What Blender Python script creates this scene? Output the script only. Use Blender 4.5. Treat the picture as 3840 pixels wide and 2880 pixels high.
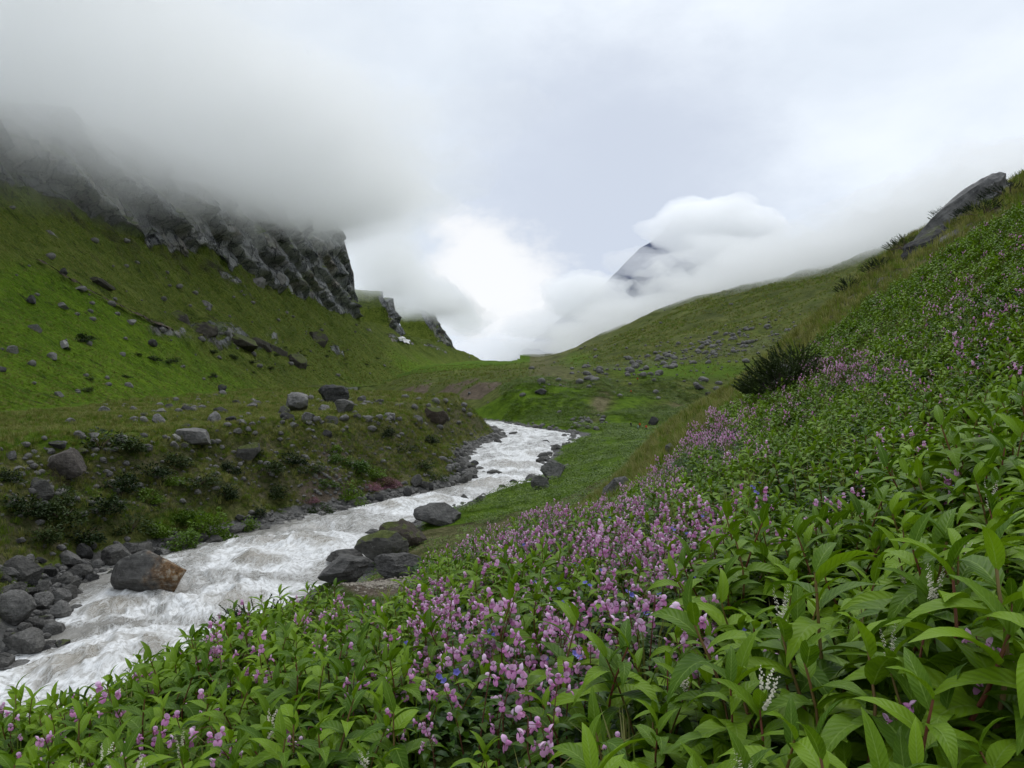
import bpy, math, random
import numpy as np
from math import radians, pi
from mathutils import Matrix, Vector, Euler

# ------------------------------------------------------------------ scene, camera, sky, sun
for o in list(bpy.data.objects):
    bpy.data.objects.remove(o)
SC = bpy.context.scene
COL = SC.collection
F = 773.0                     # focal length in pixels of the 1024 x 768 frame
CX, CY = 512.0, 384.0
cam_d = bpy.data.cameras.new('camera')
cam_d.sensor_width = 36.0
cam_d.lens = 36.0 * F / 1024.0
cam_d.clip_start = 0.05
cam_d.clip_end = 20000
cam = bpy.data.objects.new('camera', cam_d)
COL.objects.link(cam)
cam.location = (0, 0, 0)
cam.rotation_euler = (radians(90), 0, 0)
SC.camera = cam

SUN_EL, SUN_ROT = radians(58), radians(20)
world = bpy.data.worlds.new('World')
SC.world = world
world.use_nodes = True
wn, wl = world.node_tree.nodes, world.node_tree.links
wn.clear()
def wnode(t, **kw):
    n = wn.new(t)
    for k, v in kw.items():
        setattr(n, k, v)
    return n
w_out = wnode('ShaderNodeOutputWorld')
w_bg = wnode('ShaderNodeBackground')
w_bg.inputs['Strength'].default_value = 0.10
wl.new(w_bg.outputs[0], w_out.inputs['Surface'])
w_sky = wnode('ShaderNodeTexSky', sky_type='NISHITA')
w_sky.sun_disc = False
w_sky.sun_elevation = SUN_EL
w_sky.sun_rotation = SUN_ROT
w_sky.altitude = 3500
w_tc = wnode('ShaderNodeTexCoord')
def wnoise(scale, detail, rough, sx, sy, sz, off=0.0, dist=0.0):
    m = wnode('ShaderNodeMapping')
    m.inputs['Scale'].default_value = (sx, sy, sz)
    m.inputs['Location'].default_value = (off, off * 0.7, -off * 0.4)
    wl.new(w_tc.outputs['Generated'], m.inputs[0])
    n = wnode('ShaderNodeTexNoise')
    n.inputs['Scale'].default_value = scale
    n.inputs['Detail'].default_value = detail
    n.inputs['Roughness'].default_value = rough
    n.inputs['Distortion'].default_value = dist
    wl.new(m.outputs[0], n.inputs['Vector'])
    return n
def wramp(sock, stops):
    r = wnode('ShaderNodeValToRGB')
    e = r.color_ramp.elements
    while len(e) < len(stops):
        e.new(0.5)
    for el, (p, c) in zip(e, stops):
        el.position = p
        el.color = c if len(c) == 4 else (*c, 1)
    r.color_ramp.interpolation = 'B_SPLINE'
    wl.new(sock, r.inputs[0])
    return r
def wscale(sock, k):
    m = wnode('ShaderNodeVectorMath', operation='SCALE')
    wl.new(sock, m.inputs[0]); m.inputs['Scale'].default_value = k
    return m.outputs[0]
def wmix(fac, a, b):
    m = wnode('ShaderNodeMix', data_type='RGBA')
    for s, v in ((0, fac), (6, a), (7, b)):
        if isinstance(v, (int, float)):
            m.inputs[s].default_value = v
        elif isinstance(v, tuple):
            m.inputs[s].default_value = v
        else:
            wl.new(v, m.inputs[s])
    return m.outputs[2]
# overcast: layers of grey-blue and white cloud over the clear sky (values / 0.10 strength)
n1 = wnoise(2.1, 5, 0.5, 1, 1, 1.5, 3.7, 0.2)
n2 = wnoise(6.5, 6, 0.55, 1, 1, 1.9, 1.3, 0.3)
r1 = wramp(n1.outputs['Fac'], [(0.30, (.64, .70, .775)), (0.50, (.725, .78, .845)), (0.66, (.79, .84, .90))])
r2 = wramp(n2.outputs['Fac'], [(0.34, (0.90, 0.91, 0.93)), (0.62, (1.0, 1.0, 1.0))])
mul = wnode('ShaderNodeMix', data_type='RGBA', blend_type='MULTIPLY')
mul.inputs[0].default_value = 1.0
wl.new(r1.outputs[0], mul.inputs[6]); wl.new(r2.outputs[0], mul.inputs[7])
overcast = wscale(mul.outputs[2], 12.2)
def wdir(px, py, inner, outer):
    """soft mask round one direction of the sky, wobbled by noise"""
    v = Vector(((px - CX) / F, 1.0, (CY - py) / F)).normalized()
    dot = wnode('ShaderNodeVectorMath', operation='DOT_PRODUCT')
    nz = wnoise(7.0, 5, 0.6, 1, 1, 1.6, px * 0.01)
    add = wnode('ShaderNodeVectorMath', operation='MULTIPLY_ADD')
    wl.new(nz.outputs['Color'], add.inputs[0])
    add.inputs[1].default_value = (0.22, 0.0, 0.20)
    wl.new(w_tc.outputs['Generated'], add.inputs[2])
    sub = wnode('ShaderNodeVectorMath', operation='SUBTRACT')
    wl.new(add.outputs[0], sub.inputs[0]); sub.inputs[1].default_value = (0.11, 0, 0.10)
    nr = wnode('ShaderNodeVectorMath', operation='NORMALIZE')
    wl.new(sub.outputs[0], nr.inputs[0])
    wl.new(nr.outputs[0], dot.inputs[0]); dot.inputs[1].default_value = v
    mr = wnode('ShaderNodeMapRange', interpolation_type='SMOOTHSTEP')
    mr.inputs[1].default_value = math.cos(radians(outer))
    mr.inputs[2].default_value = math.cos(radians(inner))
    wl.new(dot.outputs['Value'], mr.inputs[0])
    return mr.outputs[0]
WHITE = (9.7, 9.8, 9.9, 1)
BLUE = (6.4, 7.0, 8.1, 1)
c = wmix(wdir(615, 215, 0.5, 16), overcast, BLUE)              # slate blue gap between the banks
c = wmix(wdir(500, 292, 1.0, 6.5), c, WHITE)                 # bright break over the valley head
c = wmix(wdir(474, 266, 0.8, 5.0), c, WHITE)
c = wmix(0.06, c, w_sky.outputs[0])                          # a little clear sky through the cloud
wl.new(c, w_bg.inputs['Color'])

sun_d = bpy.data.lights.new('sun', 'SUN')
sun_d.energy = 1.3
sun_d.angle = radians(25)
sun_d.color = (1.0, 0.99, 0.975)
sun = bpy.data.objects.new('sun', sun_d)
COL.objects.link(sun)
sun.rotation_euler = (pi / 2 - SUN_EL, 0, pi - SUN_ROT)
SC.view_settings.view_transform = 'Standard'
SC.view_settings.look = 'None'
SC.view_settings.exposure = 0.05
SC.view_settings.gamma = 1.0
SC.view_settings.use_curve_mapping = False
SC.render.engine = 'CYCLES'
CY_ = SC.cycles
CY_.use_denoising = True
CY_.max_bounces = 14
CY_.diffuse_bounces = 2
CY_.glossy_bounces = 2
CY_.transmission_bounces = 3
CY_.volume_bounces = 12
CY_.transparent_max_bounces = 80
CY_.caustics_reflective = False
CY_.caustics_refractive = False
CY_.sample_clamp_indirect = 4.0

# ------------------------------------------------------------------ numeric helpers
RS = np.random.RandomState(11)
random.seed(11)
_perm = np.random.RandomState(5).permutation(256)
PERM = np.concatenate([_perm, _perm, _perm])
_gr = np.random.RandomState(6).normal(size=(256, 3))
GRAD = _gr / np.linalg.norm(_gr, axis=1)[:, None]
def pnoise(x, y, z=0.0):
    """gradient noise, about -0.8 .. 0.8"""
    x, y, z = np.broadcast_arrays(np.asarray(x, float), np.asarray(y, float), np.asarray(z, float))
    xi, yi, zi = np.floor(x).astype(int), np.floor(y).astype(int), np.floor(z).astype(int)
    xf, yf, zf = x - xi, y - yi, z - zi
    fu, fv, fw = [t * t * t * (t * (t * 6 - 15) + 10) for t in (xf, yf, zf)]
    out = 0
    for dx in (0, 1):
        wx = fu if dx else 1 - fu
        for dy in (0, 1):
            wy = fv if dy else 1 - fv
            for dz in (0, 1):
                wz = fw if dz else 1 - fw
                h = PERM[PERM[PERM[(xi + dx) & 255] + ((yi + dy) & 255)] + ((zi + dz) & 255)] & 255
                g = GRAD[h]
                out = out + wx * wy * wz * (g[..., 0] * (xf - dx) + g[..., 1] * (yf - dy) + g[..., 2] * (zf - dz))
    return out * 1.5
def fbm(x, y, z=0.0, octv=4, gain=0.5, lac=2.03):
    a, s, t = 1.0, 0.0, 0.0
    x, y, z = np.asarray(x, float), np.asarray(y, float), np.asarray(z, float)
    for i in range(octv):
        s = s + a * pnoise(x + 17.3 * i, y - 9.1 * i, z + 4.7 * i)
        t += a
        a *= gain
        x, y, z = x * lac, y * lac, z * lac
    return s / t
def ridged(x, y, z=0.0, octv=4):
    a, s, t = 1.0, 0.0, 0.0
    x, y, z = np.asarray(x, float), np.asarray(y, float), np.asarray(z, float)
    for i in range(octv):
        s = s + a * (1 - 2 * np.abs(pnoise(x + 7.7 * i, y + 3.1 * i, z)))
        t += a
        a *= 0.5
        x, y, z = x * 2.1, y * 2.1, z * 2.1
    return s / t
def sstep(a, b, x):
    t = np.clip((x - a) / (b - a), 0, 1)
    return t * t * (3 - 2 * t)
def lerp(a, b, t):
    return a + (b - a) * t
def smin(a, b, k):
    h = np.clip(0.5 + 0.5 * (b - a) / k, 0, 1)
    return lerp(b, a, h) - k * h * (1 - h)
def P(px, py, d):
    return Vector(((px - CX) / F * d, d, (CY - py) / F * d))

# ------------------------------------------------------------------ object helpers
def tag(o, label=None, cat=None, group=None, kind=None):
    if label: o['label'] = label
    if cat: o['category'] = cat
    if group: o['group'] = group
    if kind: o['kind'] = kind
    return o
def link(name, data, parent=None):
    o = bpy.data.objects.new(name, data)
    COL.objects.link(o)
    if parent is not None:
        o.parent = parent
    return o
def empty(name, loc=(0, 0, 0), rz=0.0, scale=1.0):
    o = bpy.data.objects.new(name, None)
    COL.objects.link(o)
    o.location = loc
    o.rotation_euler = (0, 0, rz)
    o.scale = (scale,) * 3
    o.empty_display_size = 0.1
    return o
def npmesh(name, verts, faces, mat=None, smooth=True, uv=None, attrs=None):
    """mesh from numpy arrays; faces (n,3) or (n,4) array, or a list"""
    me = bpy.data.meshes.new(name)
    verts = np.asarray(verts, np.float32)
    if isinstance(faces, np.ndarray):
        nf, k = faces.shape
        me.vertices.add(len(verts))
        me.vertices.foreach_set('co', verts.ravel())
        me.loops.add(nf * k)
        me.loops.foreach_set('vertex_index', faces.astype(np.int32).ravel())
        me.polygons.add(nf)
        me.polygons.foreach_set('loop_start', (np.arange(nf) * k).astype(np.int32))
        me.polygons.foreach_set('loop_total', np.full(nf, k, np.int32))
        me.update(calc_edges=True)
        li = faces.ravel()
    else:
        me.from_pydata([tuple(v) for v in verts], [], [tuple(int(i) for i in f) for f in faces])
        me.update()
        li = np.array([i for f in faces for i in f])
    if smooth:
        me.polygons.foreach_set('use_smooth', np.ones(len(me.polygons), bool))
    if uv is not None:
        l = me.uv_layers.new(name='UVMap')
        l.data.foreach_set('uv', np.asarray(uv, np.float32)[li].ravel())
    if attrs:
        for k_, v in attrs.items():
            v = np.asarray(v, np.float32)
            if v.ndim == 1:
                a = me.attributes.new(k_, 'FLOAT', 'POINT')
                a.data.foreach_set('value', v)
            else:
                if v.shape[1] == 3:
                    v = np.concatenate([v, np.ones((len(v), 1), np.float32)], 1)
                a = me.attributes.new(k_, 'FLOAT_COLOR', 'POINT')
                a.data.foreach_set('color', v.ravel())
    if mat is not None:
        for m in (mat if isinstance(mat, (list, tuple)) else [mat]):
            me.materials.append(m)
    return me
def gridfaces(nr, nc):
    i = np.arange(nr - 1)[:, None] * nc + np.arange(nc - 1)[None, :]
    return np.stack([i, i + 1, i + nc + 1, i + nc], -1).reshape(-1, 4)

# ------------------------------------------------------------------ material helper
class NT:
    def __init__(self, name):
        self.m = bpy.data.materials.new(name)
        self.m.use_nodes = True
        self.n, self.l = self.m.node_tree.nodes, self.m.node_tree.links
        self.n.clear()
        self.out = self.n.new('ShaderNodeOutputMaterial')
    def node(self, t, **kw):
        n = self.n.new(t)
        for k, v in kw.items():
            setattr(n, k, v)
        return n
    def put(self, sock, v):
        if isinstance(v, bpy.types.NodeSocket):
            self.l.new(v, sock)
        else:
            if isinstance(v, (tuple, list)) and len(v) == 3 and sock.type == 'RGBA':
                v = (*v, 1)
            sock.default_value = v
    def coord(self, kind='Object', scale=(1, 1, 1), rot=(0, 0, 0), src=None):
        if src is None:
            src = self.node('ShaderNodeTexCoord').outputs[kind]
        m = self.node('ShaderNodeMapping')
        m.inputs['Scale'].default_value = scale
        m.inputs['Rotation'].default_value = rot
        self.l.new(src, m.inputs[0])
        return m.outputs[0]
    def noise(self, vec, scale, detail=4, rough=0.55, dist=0.0, col=False):
        n = self.node('ShaderNodeTexNoise')
        self.l.new(vec, n.inputs['Vector'])
        for k, v in (('Scale', scale), ('Detail', detail), ('Roughness', rough), ('Distortion', dist)):
            n.inputs[k].default_value = v
        return n.outputs['Color' if col else 'Fac']
    def voro(self, vec, scale, feature='F1', out='Distance', rand=1.0):
        n = self.node('ShaderNodeTexVoronoi', feature=feature)
        self.l.new(vec, n.inputs['Vector'])
        n.inputs['Scale'].default_value = scale
        n.inputs['Randomness'].default_value = rand
        return n.outputs[out]
    def ramp(self, sock, stops, interp='LINEAR'):
        r = self.node('ShaderNodeValToRGB')
        e = r.color_ramp.elements
        while len(e) < len(stops):
            e.new(0.5)
        for el, (p, c) in zip(e, stops):
            el.position = p
            if isinstance(c, (int, float)): c = (c, c, c)
            el.color = (*c[:3], 1)
        r.color_ramp.interpolation = interp
        self.l.new(sock, r.inputs[0])
        return r.outputs[0]
    def mix(self, fac, a, b, blend='MIX'):
        m = self.node('ShaderNodeMix', data_type='RGBA', blend_type=blend)
        self.put(m.inputs[0], fac); self.put(m.inputs[6], a); self.put(m.inputs[7], b)
        return m.outputs[2]
    def math(self, op, a, b=0.0, c=None, clamp=False):
        m = self.node('ShaderNodeMath', operation=op)
        m.use_clamp = clamp
        self.put(m.inputs[0], a); self.put(m.inputs[1], b)
        if c is not None: self.put(m.inputs[2], c)
        return m.outputs[0]
    def math_v(self, a, b, k):
        m = self.node('ShaderNodeVectorMath', operation='MULTIPLY_ADD')
        self.l.new(b, m.inputs[0]); m.inputs[1].default_value = (k, k, k); self.l.new(a, m.inputs[2])
        return m.outputs[0]
    def mapr(self, v, a, b, lo=0.0, hi=1.0, smooth=True):
        m = self.node('ShaderNodeMapRange', interpolation_type='SMOOTHSTEP' if smooth else 'LINEAR')
        self.put(m.inputs[0], v)
        for i, q in ((1, a), (2, b), (3, lo), (4, hi)):
            m.inputs[i].default_value = q
        return m.outputs[0]
    def attr(self, name, out='Fac', kind='GEOMETRY'):
        return self.node('ShaderNodeAttribute', attribute_name=name, attribute_type=kind).outputs[out]
    def rgb(self, col):
        s = self.node('ShaderNodeSeparateColor')
        self.l.new(col, s.inputs[0])
        return s.outputs
    def bump(self, h, strength=0.5, dist=0.1, normal=None):
        b = self.node('ShaderNodeBump')
        b.inputs['Strength'].default_value = strength
        b.inputs['Distance'].default_value = dist
        self.l.new(h, b.inputs['Height'])
        if normal is not None: self.l.new(normal, b.inputs['Normal'])
        return b.outputs[0]
    def bsdf(self, color, rough=0.8, spec=0.3, normal=None, **kw):
        b = self.node('ShaderNodeBsdfPrincipled')
        self.put(b.inputs['Base Color'], color)
        self.put(b.inputs['Roughness'], rough)
        self.put(b.inputs['Specular IOR Level'], spec)
        if normal is not None: self.l.new(normal, b.inputs['Normal'])
        for k, v in kw.items():
            self.put(b.inputs[k], v)
        return b.outputs[0]
    def done(self, shader):
        self.l.new(shader, self.out.inputs['Surface'])
        return self.m
# ------------------------------------------------------------------ the river's course (metres)
K = 1024 / 2212.0
def zr(d):
    d = np.asarray(d, float)
    return -15.6 + 0.008 * d + 0.018 * np.maximum(d - 262, 0)
def river_pt(X, Y):
    px, py = X * K, Y * K
    d = 15.6 / ((py - CY) / F + 0.008)
    return ((px - CX) / F * d, d)
LEFT = [(-95, -8), (-62, 8), (-44, 22), (-34, 33)] + [river_pt(*p) for p in [
    (0, 1458), (40, 1428), (108, 1402), (122, 1345), (150, 1300), (175, 1258), (262, 1226), (300, 1214), (390, 1190), (500, 1160),
    (620, 1131), (740, 1105), (830, 1086), (900, 1069), (985, 1052), (1025, 1034), (1026, 1016), (1003, 988), (1040, 962), (1090, 944),
    (1076, 931)]] + [(-24, 272), (-48, 310), (-72, 380), (-100, 460), (-128, 540), (-150, 640), (-175, 760), (-215, 950)]
RIGHT = [(-60, -30), (-38, -8), (-22, 14), (-14.5, 30)] + [river_pt(*p) for p in [
    (560, 1372), (640, 1292), (720, 1232), (788, 1206), (806, 1180), (840, 1158), (905, 1117), (1000, 1090), (1050, 1071),
    (1120, 1047), (1186, 1030), (1198, 1014), (1172, 1000), (1192, 976), (1238, 947), (1232, 937), (1160, 927)]] + [
    (-2, 262), (-24, 300), (-46, 345), (-72, 420), (-104, 520), (-124, 620), (-152, 752), (-190, 950)]
def densify(pl, step):
    pl = np.array(pl, float)
    out = []
    for a, b in zip(pl[:-1], pl[1:]):
        n = max(1, int(np.hypot(*(b - a)) / step))
        for t in range(n):
            out.append(a + (b - a) * t / n)
    out.append(pl[-1])
    return np.array(out)
LEFT, RIGHT = np.array(LEFT), np.array(RIGHT)
POLY = np.concatenate([LEFT, RIGHT[::-1]])
def dist_pl(x, y, pl):
    best = np.full(x.shape, 1e9)
    for a, b in zip(pl[:-1], pl[1:]):
        dx, dy = b - a
        L = dx * dx + dy * dy + 1e-9
        t = np.clip(((x - a[0]) * dx + (y - a[1]) * dy) / L, 0, 1)
        best = np.minimum(best, np.hypot(x - a[0] - t * dx, y - a[1] - t * dy))
    return best
def inside(x, y, poly):
    r = np.zeros(x.shape, bool)
    n = len(poly)
    for i in range(n):
        (x1, y1), (x2, y2) = poly[i], poly[(i + 1) % n]
        c = ((y1 > y) != (y2 > y))
        with np.errstate(divide='ignore', invalid='ignore'):
            r ^= c & (x < (x2 - x1) * (y - y1) / (y2 - y1 + 1e-12) + x1)
    return r

# ------------------------------------------------------------------ ground right of the river: control points
CTRL = []
def zc(u, *pairs):                 # (distance, height)
    for d, z in pairs: CTRL.append((u, d, CY - z / d * F))
def pc(u, *pairs):                 # (distance, picture row of the ground)
    for d, py in pairs: CTRL.append((u, d, py))
zc(-300, (1, -1.9), (2.5, -2.7), (4.5, -3.6), (8, -7), (14, -11.5))
zc(-100, (1, -1.8), (2.5, -2.45), (5, -3.0), (6.3, -3.6), (9, -6.0), (15, -10), (24, -15))
zc(0, (1, -1.75), (2.5, -2.2), (5, -2.72), (6.2, -3.0), (9, -5.2), (15, -9.2), (25, -14.5))
zc(130, (1, -1.7), (2.5, -2.0), (5, -2.55), (7.4, -3.2), (10, -5.2), (20, -11.8), (32, -14.8))
zc(231, (1, -1.65), (3, -1.95), (6, -2.45), (9.3, -3.2), (12.5, -5.2), (25, -12), (40, -14.8))
zc(324, (1, -1.62), (3, -1.85), (6, -2.35), (9, -2.85), (13, -3.3), (16.5, -5.4), (35, -12.2), (50, -14.4))
zc(380, (3, -1.78), (6, -2.2), (9, -2.7), (12, -3.12), (14.6, -3.6), (19, -5.9), (38, -12.0), (60, -14.5))
zc(430, (1, -1.58), (3, -1.7), (6, -2.1), (10, -2.75), (14, -3.4), (19, -5.4), (40, -11.6), (66, -13.8), (80, -14.0))
zc(500, (1, -1.55), (3, -1.6), (6, -1.9), (10, -2.35), (16, -3.1), (22, -5.2), (50, -10.8), (80, -13.0), (95, -13.4))
zc(550, (3, -1.57), (8, -2.05), (17, -3.2), (25, -5.0), (50, -9.6), (80, -12.0), (105, -13.0), (140, -13.2))
zc(600, (1, -1.5), (3, -1.55), (8, -1.95), (17.5, -3.1), (28, -4.6), (50, -7.6), (80, -9.6), (110, -10.9), (150, -11.7), (200, -12.3), (240, -12.5))
zc(660, (3, -1.52), (8, -1.8), (16, -2.25), (21, -2.6), (35, -2.9), (50, -3.05), (62, -5.2), (90, -8.2), (150, -10.6), (235, -12.4))
zc(700, (1, -1.45), (2, -1.48), (4, -1.55), (8, -1.65), (16, -1.6), (22, -1.35), (36, -1.25), (49, -1.25), (62, -4.2), (95, -7.6), (200, -10.8))
zc(741, (2, -1.45), (4, -1.52), (8, -1.55), (16, -1.4), (24, -.9), (36, -.3), (47, 0.0), (62, -2.6), (100, -6.0), (200, -9.5))
zc(787, (2, -1.42), (4, -1.5), (8, -1.45), (16, -1.2), (25, 0.0), (36, 1.5), (46, 2.7), (62, 1.2), (110, -1), (200, -3))
zc(856, (2, -1.35), (4, -1.4), (8, -1.15), (16, -.4), (26, 1.6), (36, 3.9), (46, 5.95), (62, 5.5), (120, 8))
zc(907, (1.6, -1.33), (4, -1.3), (8, -.85), (16, .35), (28, 3.2), (38, 6.1), (46, 8.7), (62, 9.5), (120, 15))
zc(972, (1.6, -1.25), (4, -1.1), (8, -.5), (16, 1.2), (28, 4.9), (38, 8.2), (46, 10.6), (62, 12.5), (120, 20), (300, 36))
zc(1024, (1, -1.35), (1.6, -1.2), (4, -.95), (8, -.1), (10, .4), (20, 3.2), (34, 8.0), (46, 12.4), (62, 14.8), (120, 25), (300, 45))
zc(1150, (1, -1.25), (2, -1.0), (5, -.35), (10, 1.6), (20, 5.6), (46, 17), (62, 21), (120, 32), (300, 60))
zc(1350, (1, -1.1), (2, -.7), (5, .3), (10, 3.0), (20, 8.6), (46, 25), (120, 50), (300, 110), (700, 320))
# mounds, terrace, scarp, boulder field and far slope
pc(380, (430, 399), (520, 391), (640, 386), (900, 374))
pc(420, (395, 400), (425, 380.5), (560, 376), (800, 370), (1500, 362))
pc(450, (350, 401), (380, 380), (600, 372.5), (1200, 363))
pc(480, (325, 403), (352, 381), (600, 371), (1200, 363), (2400, 360))
pc(520, (252, 424), (262, 412), (280, 394), (300, 382.5), (450, 373), (1200, 362), (2500, 362))
pc(560, (252, 424), (262, 410), (280, 393), (298, 382), (450, 371), (800, 364), (1300, 358), (1800, 358), (2500, 364))
pc(540, (1200, 361), (1800, 362), (2600, 364))
pc(600, (250, 423), (262, 411), (280, 394), (300, 378), (400, 367), (480, 362), (800, 350), (1400, 332), (2200, 352))
pc(650, (262, 417), (285, 401), (310, 384), (360, 372), (420, 361), (520, 353), (800, 332), (1150, 313), (1700, 330))
pc(694, (290, 404), (330, 381), (380, 366), (440, 353), (540, 340), (800, 312), (1000, 296), (1500, 315))
pc(740, (330, 383), (380, 364), (450, 346), (600, 322), (800, 299), (950, 285), (1400, 302))
pc(800, (300, 385), (390, 356), (460, 332), (600, 305), (750, 284), (860, 272), (1300, 290))
pc(856, (300, 370), (420, 330), (520, 300), (680, 268), (780, 256), (1100, 275))
pc(907, (300, 345), (450, 290), (560, 262), (700, 237), (1100, 250))
pc(1024, (500, 255), (700, 215), (900, 225), (1500, 250), (2500, 290))
pc(1150, (600, 190), (900, 195), (1500, 230), (2500, 280))
pc(1350, (1500, 180), (2500, 250))
pc(856, (1800, 290))
pc(740, (2200, 325))
CT = np.array(CTRL)
def rbf_xy(u, d):
    return np.clip(u, -420, 1500) / 110.0, 2.2 * np.log(np.clip(d, 0.7, 3000))
cx_, cy_ = rbf_xy(CT[:, 0], CT[:, 1])
A_ = np.hypot(cx_[:, None] - cx_[None], cy_[:, None] - cy_[None])
n_ = len(CT)
M_ = np.zeros((n_ + 3, n_ + 3))
M_[:n_, :n_] = A_ - 0.02 * np.eye(n_)
Q_ = np.stack([np.ones(n_), cx_, cy_], 1)
M_[:n_, n_:] = Q_; M_[n_:, :n_] = Q_.T
W_ = np.linalg.solve(M_, np.concatenate([CT[:, 2], [0, 0, 0]]))
def rbf_z(x, y):
    d = np.maximum(y, 0.7)
    u = CX + F * x / d
    a, b = rbf_xy(u, d)
    out = W_[n_] + W_[n_ + 1] * a + W_[n_ + 2] * b
    for i in range(n_):
        out = out + W_[i] * np.hypot(a - cx_[i], b - cy_[i])
    return (CY - out) / F * d
def ground(x, y, full=False, detail=True):
    """height of the ground at (x, y); with full=True also side (+1 right bank, -1 left) and distance from the water"""
    x, y = np.asarray(x, float), np.asarray(y, float)
    shp = x.shape
    x, y = x.ravel(), y.ravel()
    ins = inside(x, y, POLY)
    dl, dr = dist_pl(x, y, LEFT), dist_pl(x, y, RIGHT)
    wob = 1.3 * fbm(x / 9, y / 9, 3.3, 3) * np.clip(y / 60, 0.3, 1.6)
    side = np.where(dr < dl, 1.0, -1.0)
    s = np.minimum(dl, dr)
    z_riv = zr(y)
    # left bank and its terrace
    top = -5.9 + 0.010 * y + 0.9 * fbm(x / 22, y / 22, 1.0, 3) + 0.018 * np.maximum(dl - 20, 0) * 0.4
    sl = np.maximum(dl + 1.6 * wob, 0)
    rise = 0.22 * np.minimum(sl, 2.2) + 0.84 * np.maximum(sl - 2.2, 0) * (1 + 0.30 * fbm(x / 6, y / 6, 8.0, 3))
    zl = smin(z_riv + 0.1 + rise, top, 1.1)
    # right bank
    zh = rbf_z(x, y)
    sr = np.maximum(dr, 0)
    wid = np.clip(0.06 * y, 3, 14)
    w = sstep(0, 1, sr / wid)
    zrgt = lerp(z_riv + 0.1 + 0.20 * sr, np.maximum(zh, z_riv + 0.1 + 0.02 * sr), w)
    z = np.where(side > 0, zrgt, zl)
    z = np.where(ins, z_riv - np.minimum(0.35 * s, 1.6) - 0.02, z)
    if detail:
        keep = np.where(ins, 0.3, 1.0) * sstep(0, 3.0, s + 0.6)
        for lam, k in ((0.45, 0.05), (1.1, 0.05), (2.6, 0.045), (6.5, 0.045), (16, 0.045), (40, 0.05), (100, 0.05)):
            m = sstep(lam * 2.5, lam * 6.0, y) * (1 - sstep(lam * 200, lam * 420, y))
            if m.max() > 0:
                kk = k * np.where((side > 0) & (y > 245), 1.5, 1.0)
                z = z + keep * m * kk * lam * fbm(x / lam, y / lam, 2.0 + lam, 2)
    if full:
        return z.reshape(shp), side.reshape(shp), s.reshape(shp), ins.reshape(shp)
    return z.reshape(shp)
# left mountain foot line and cliff line
FOOT = np.array([(-60, -66), (20, -64), (100, -72), (280, -98), (450, -108), (650, -112), (800, -97), (1300, -55), (2000, -8), (2600, 40), (3200, 90)], float)
BASE = np.array([(-60, -190), (20, -190), (300, -193), (952, -197), (1100, -182), (1220, -182), (1450, -158), (1700, -140), (2200, -110), (2600, -40), (3200, 10)], float)
def foot_x(y): return np.interp(y, FOOT[:, 0], FOOT[:, 1])
def base_x(y): return np.interp(y, BASE[:, 0], BASE[:, 1])
def to_px(x, y, z):
    return CX + F * x / y, CY - F * z / y

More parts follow.
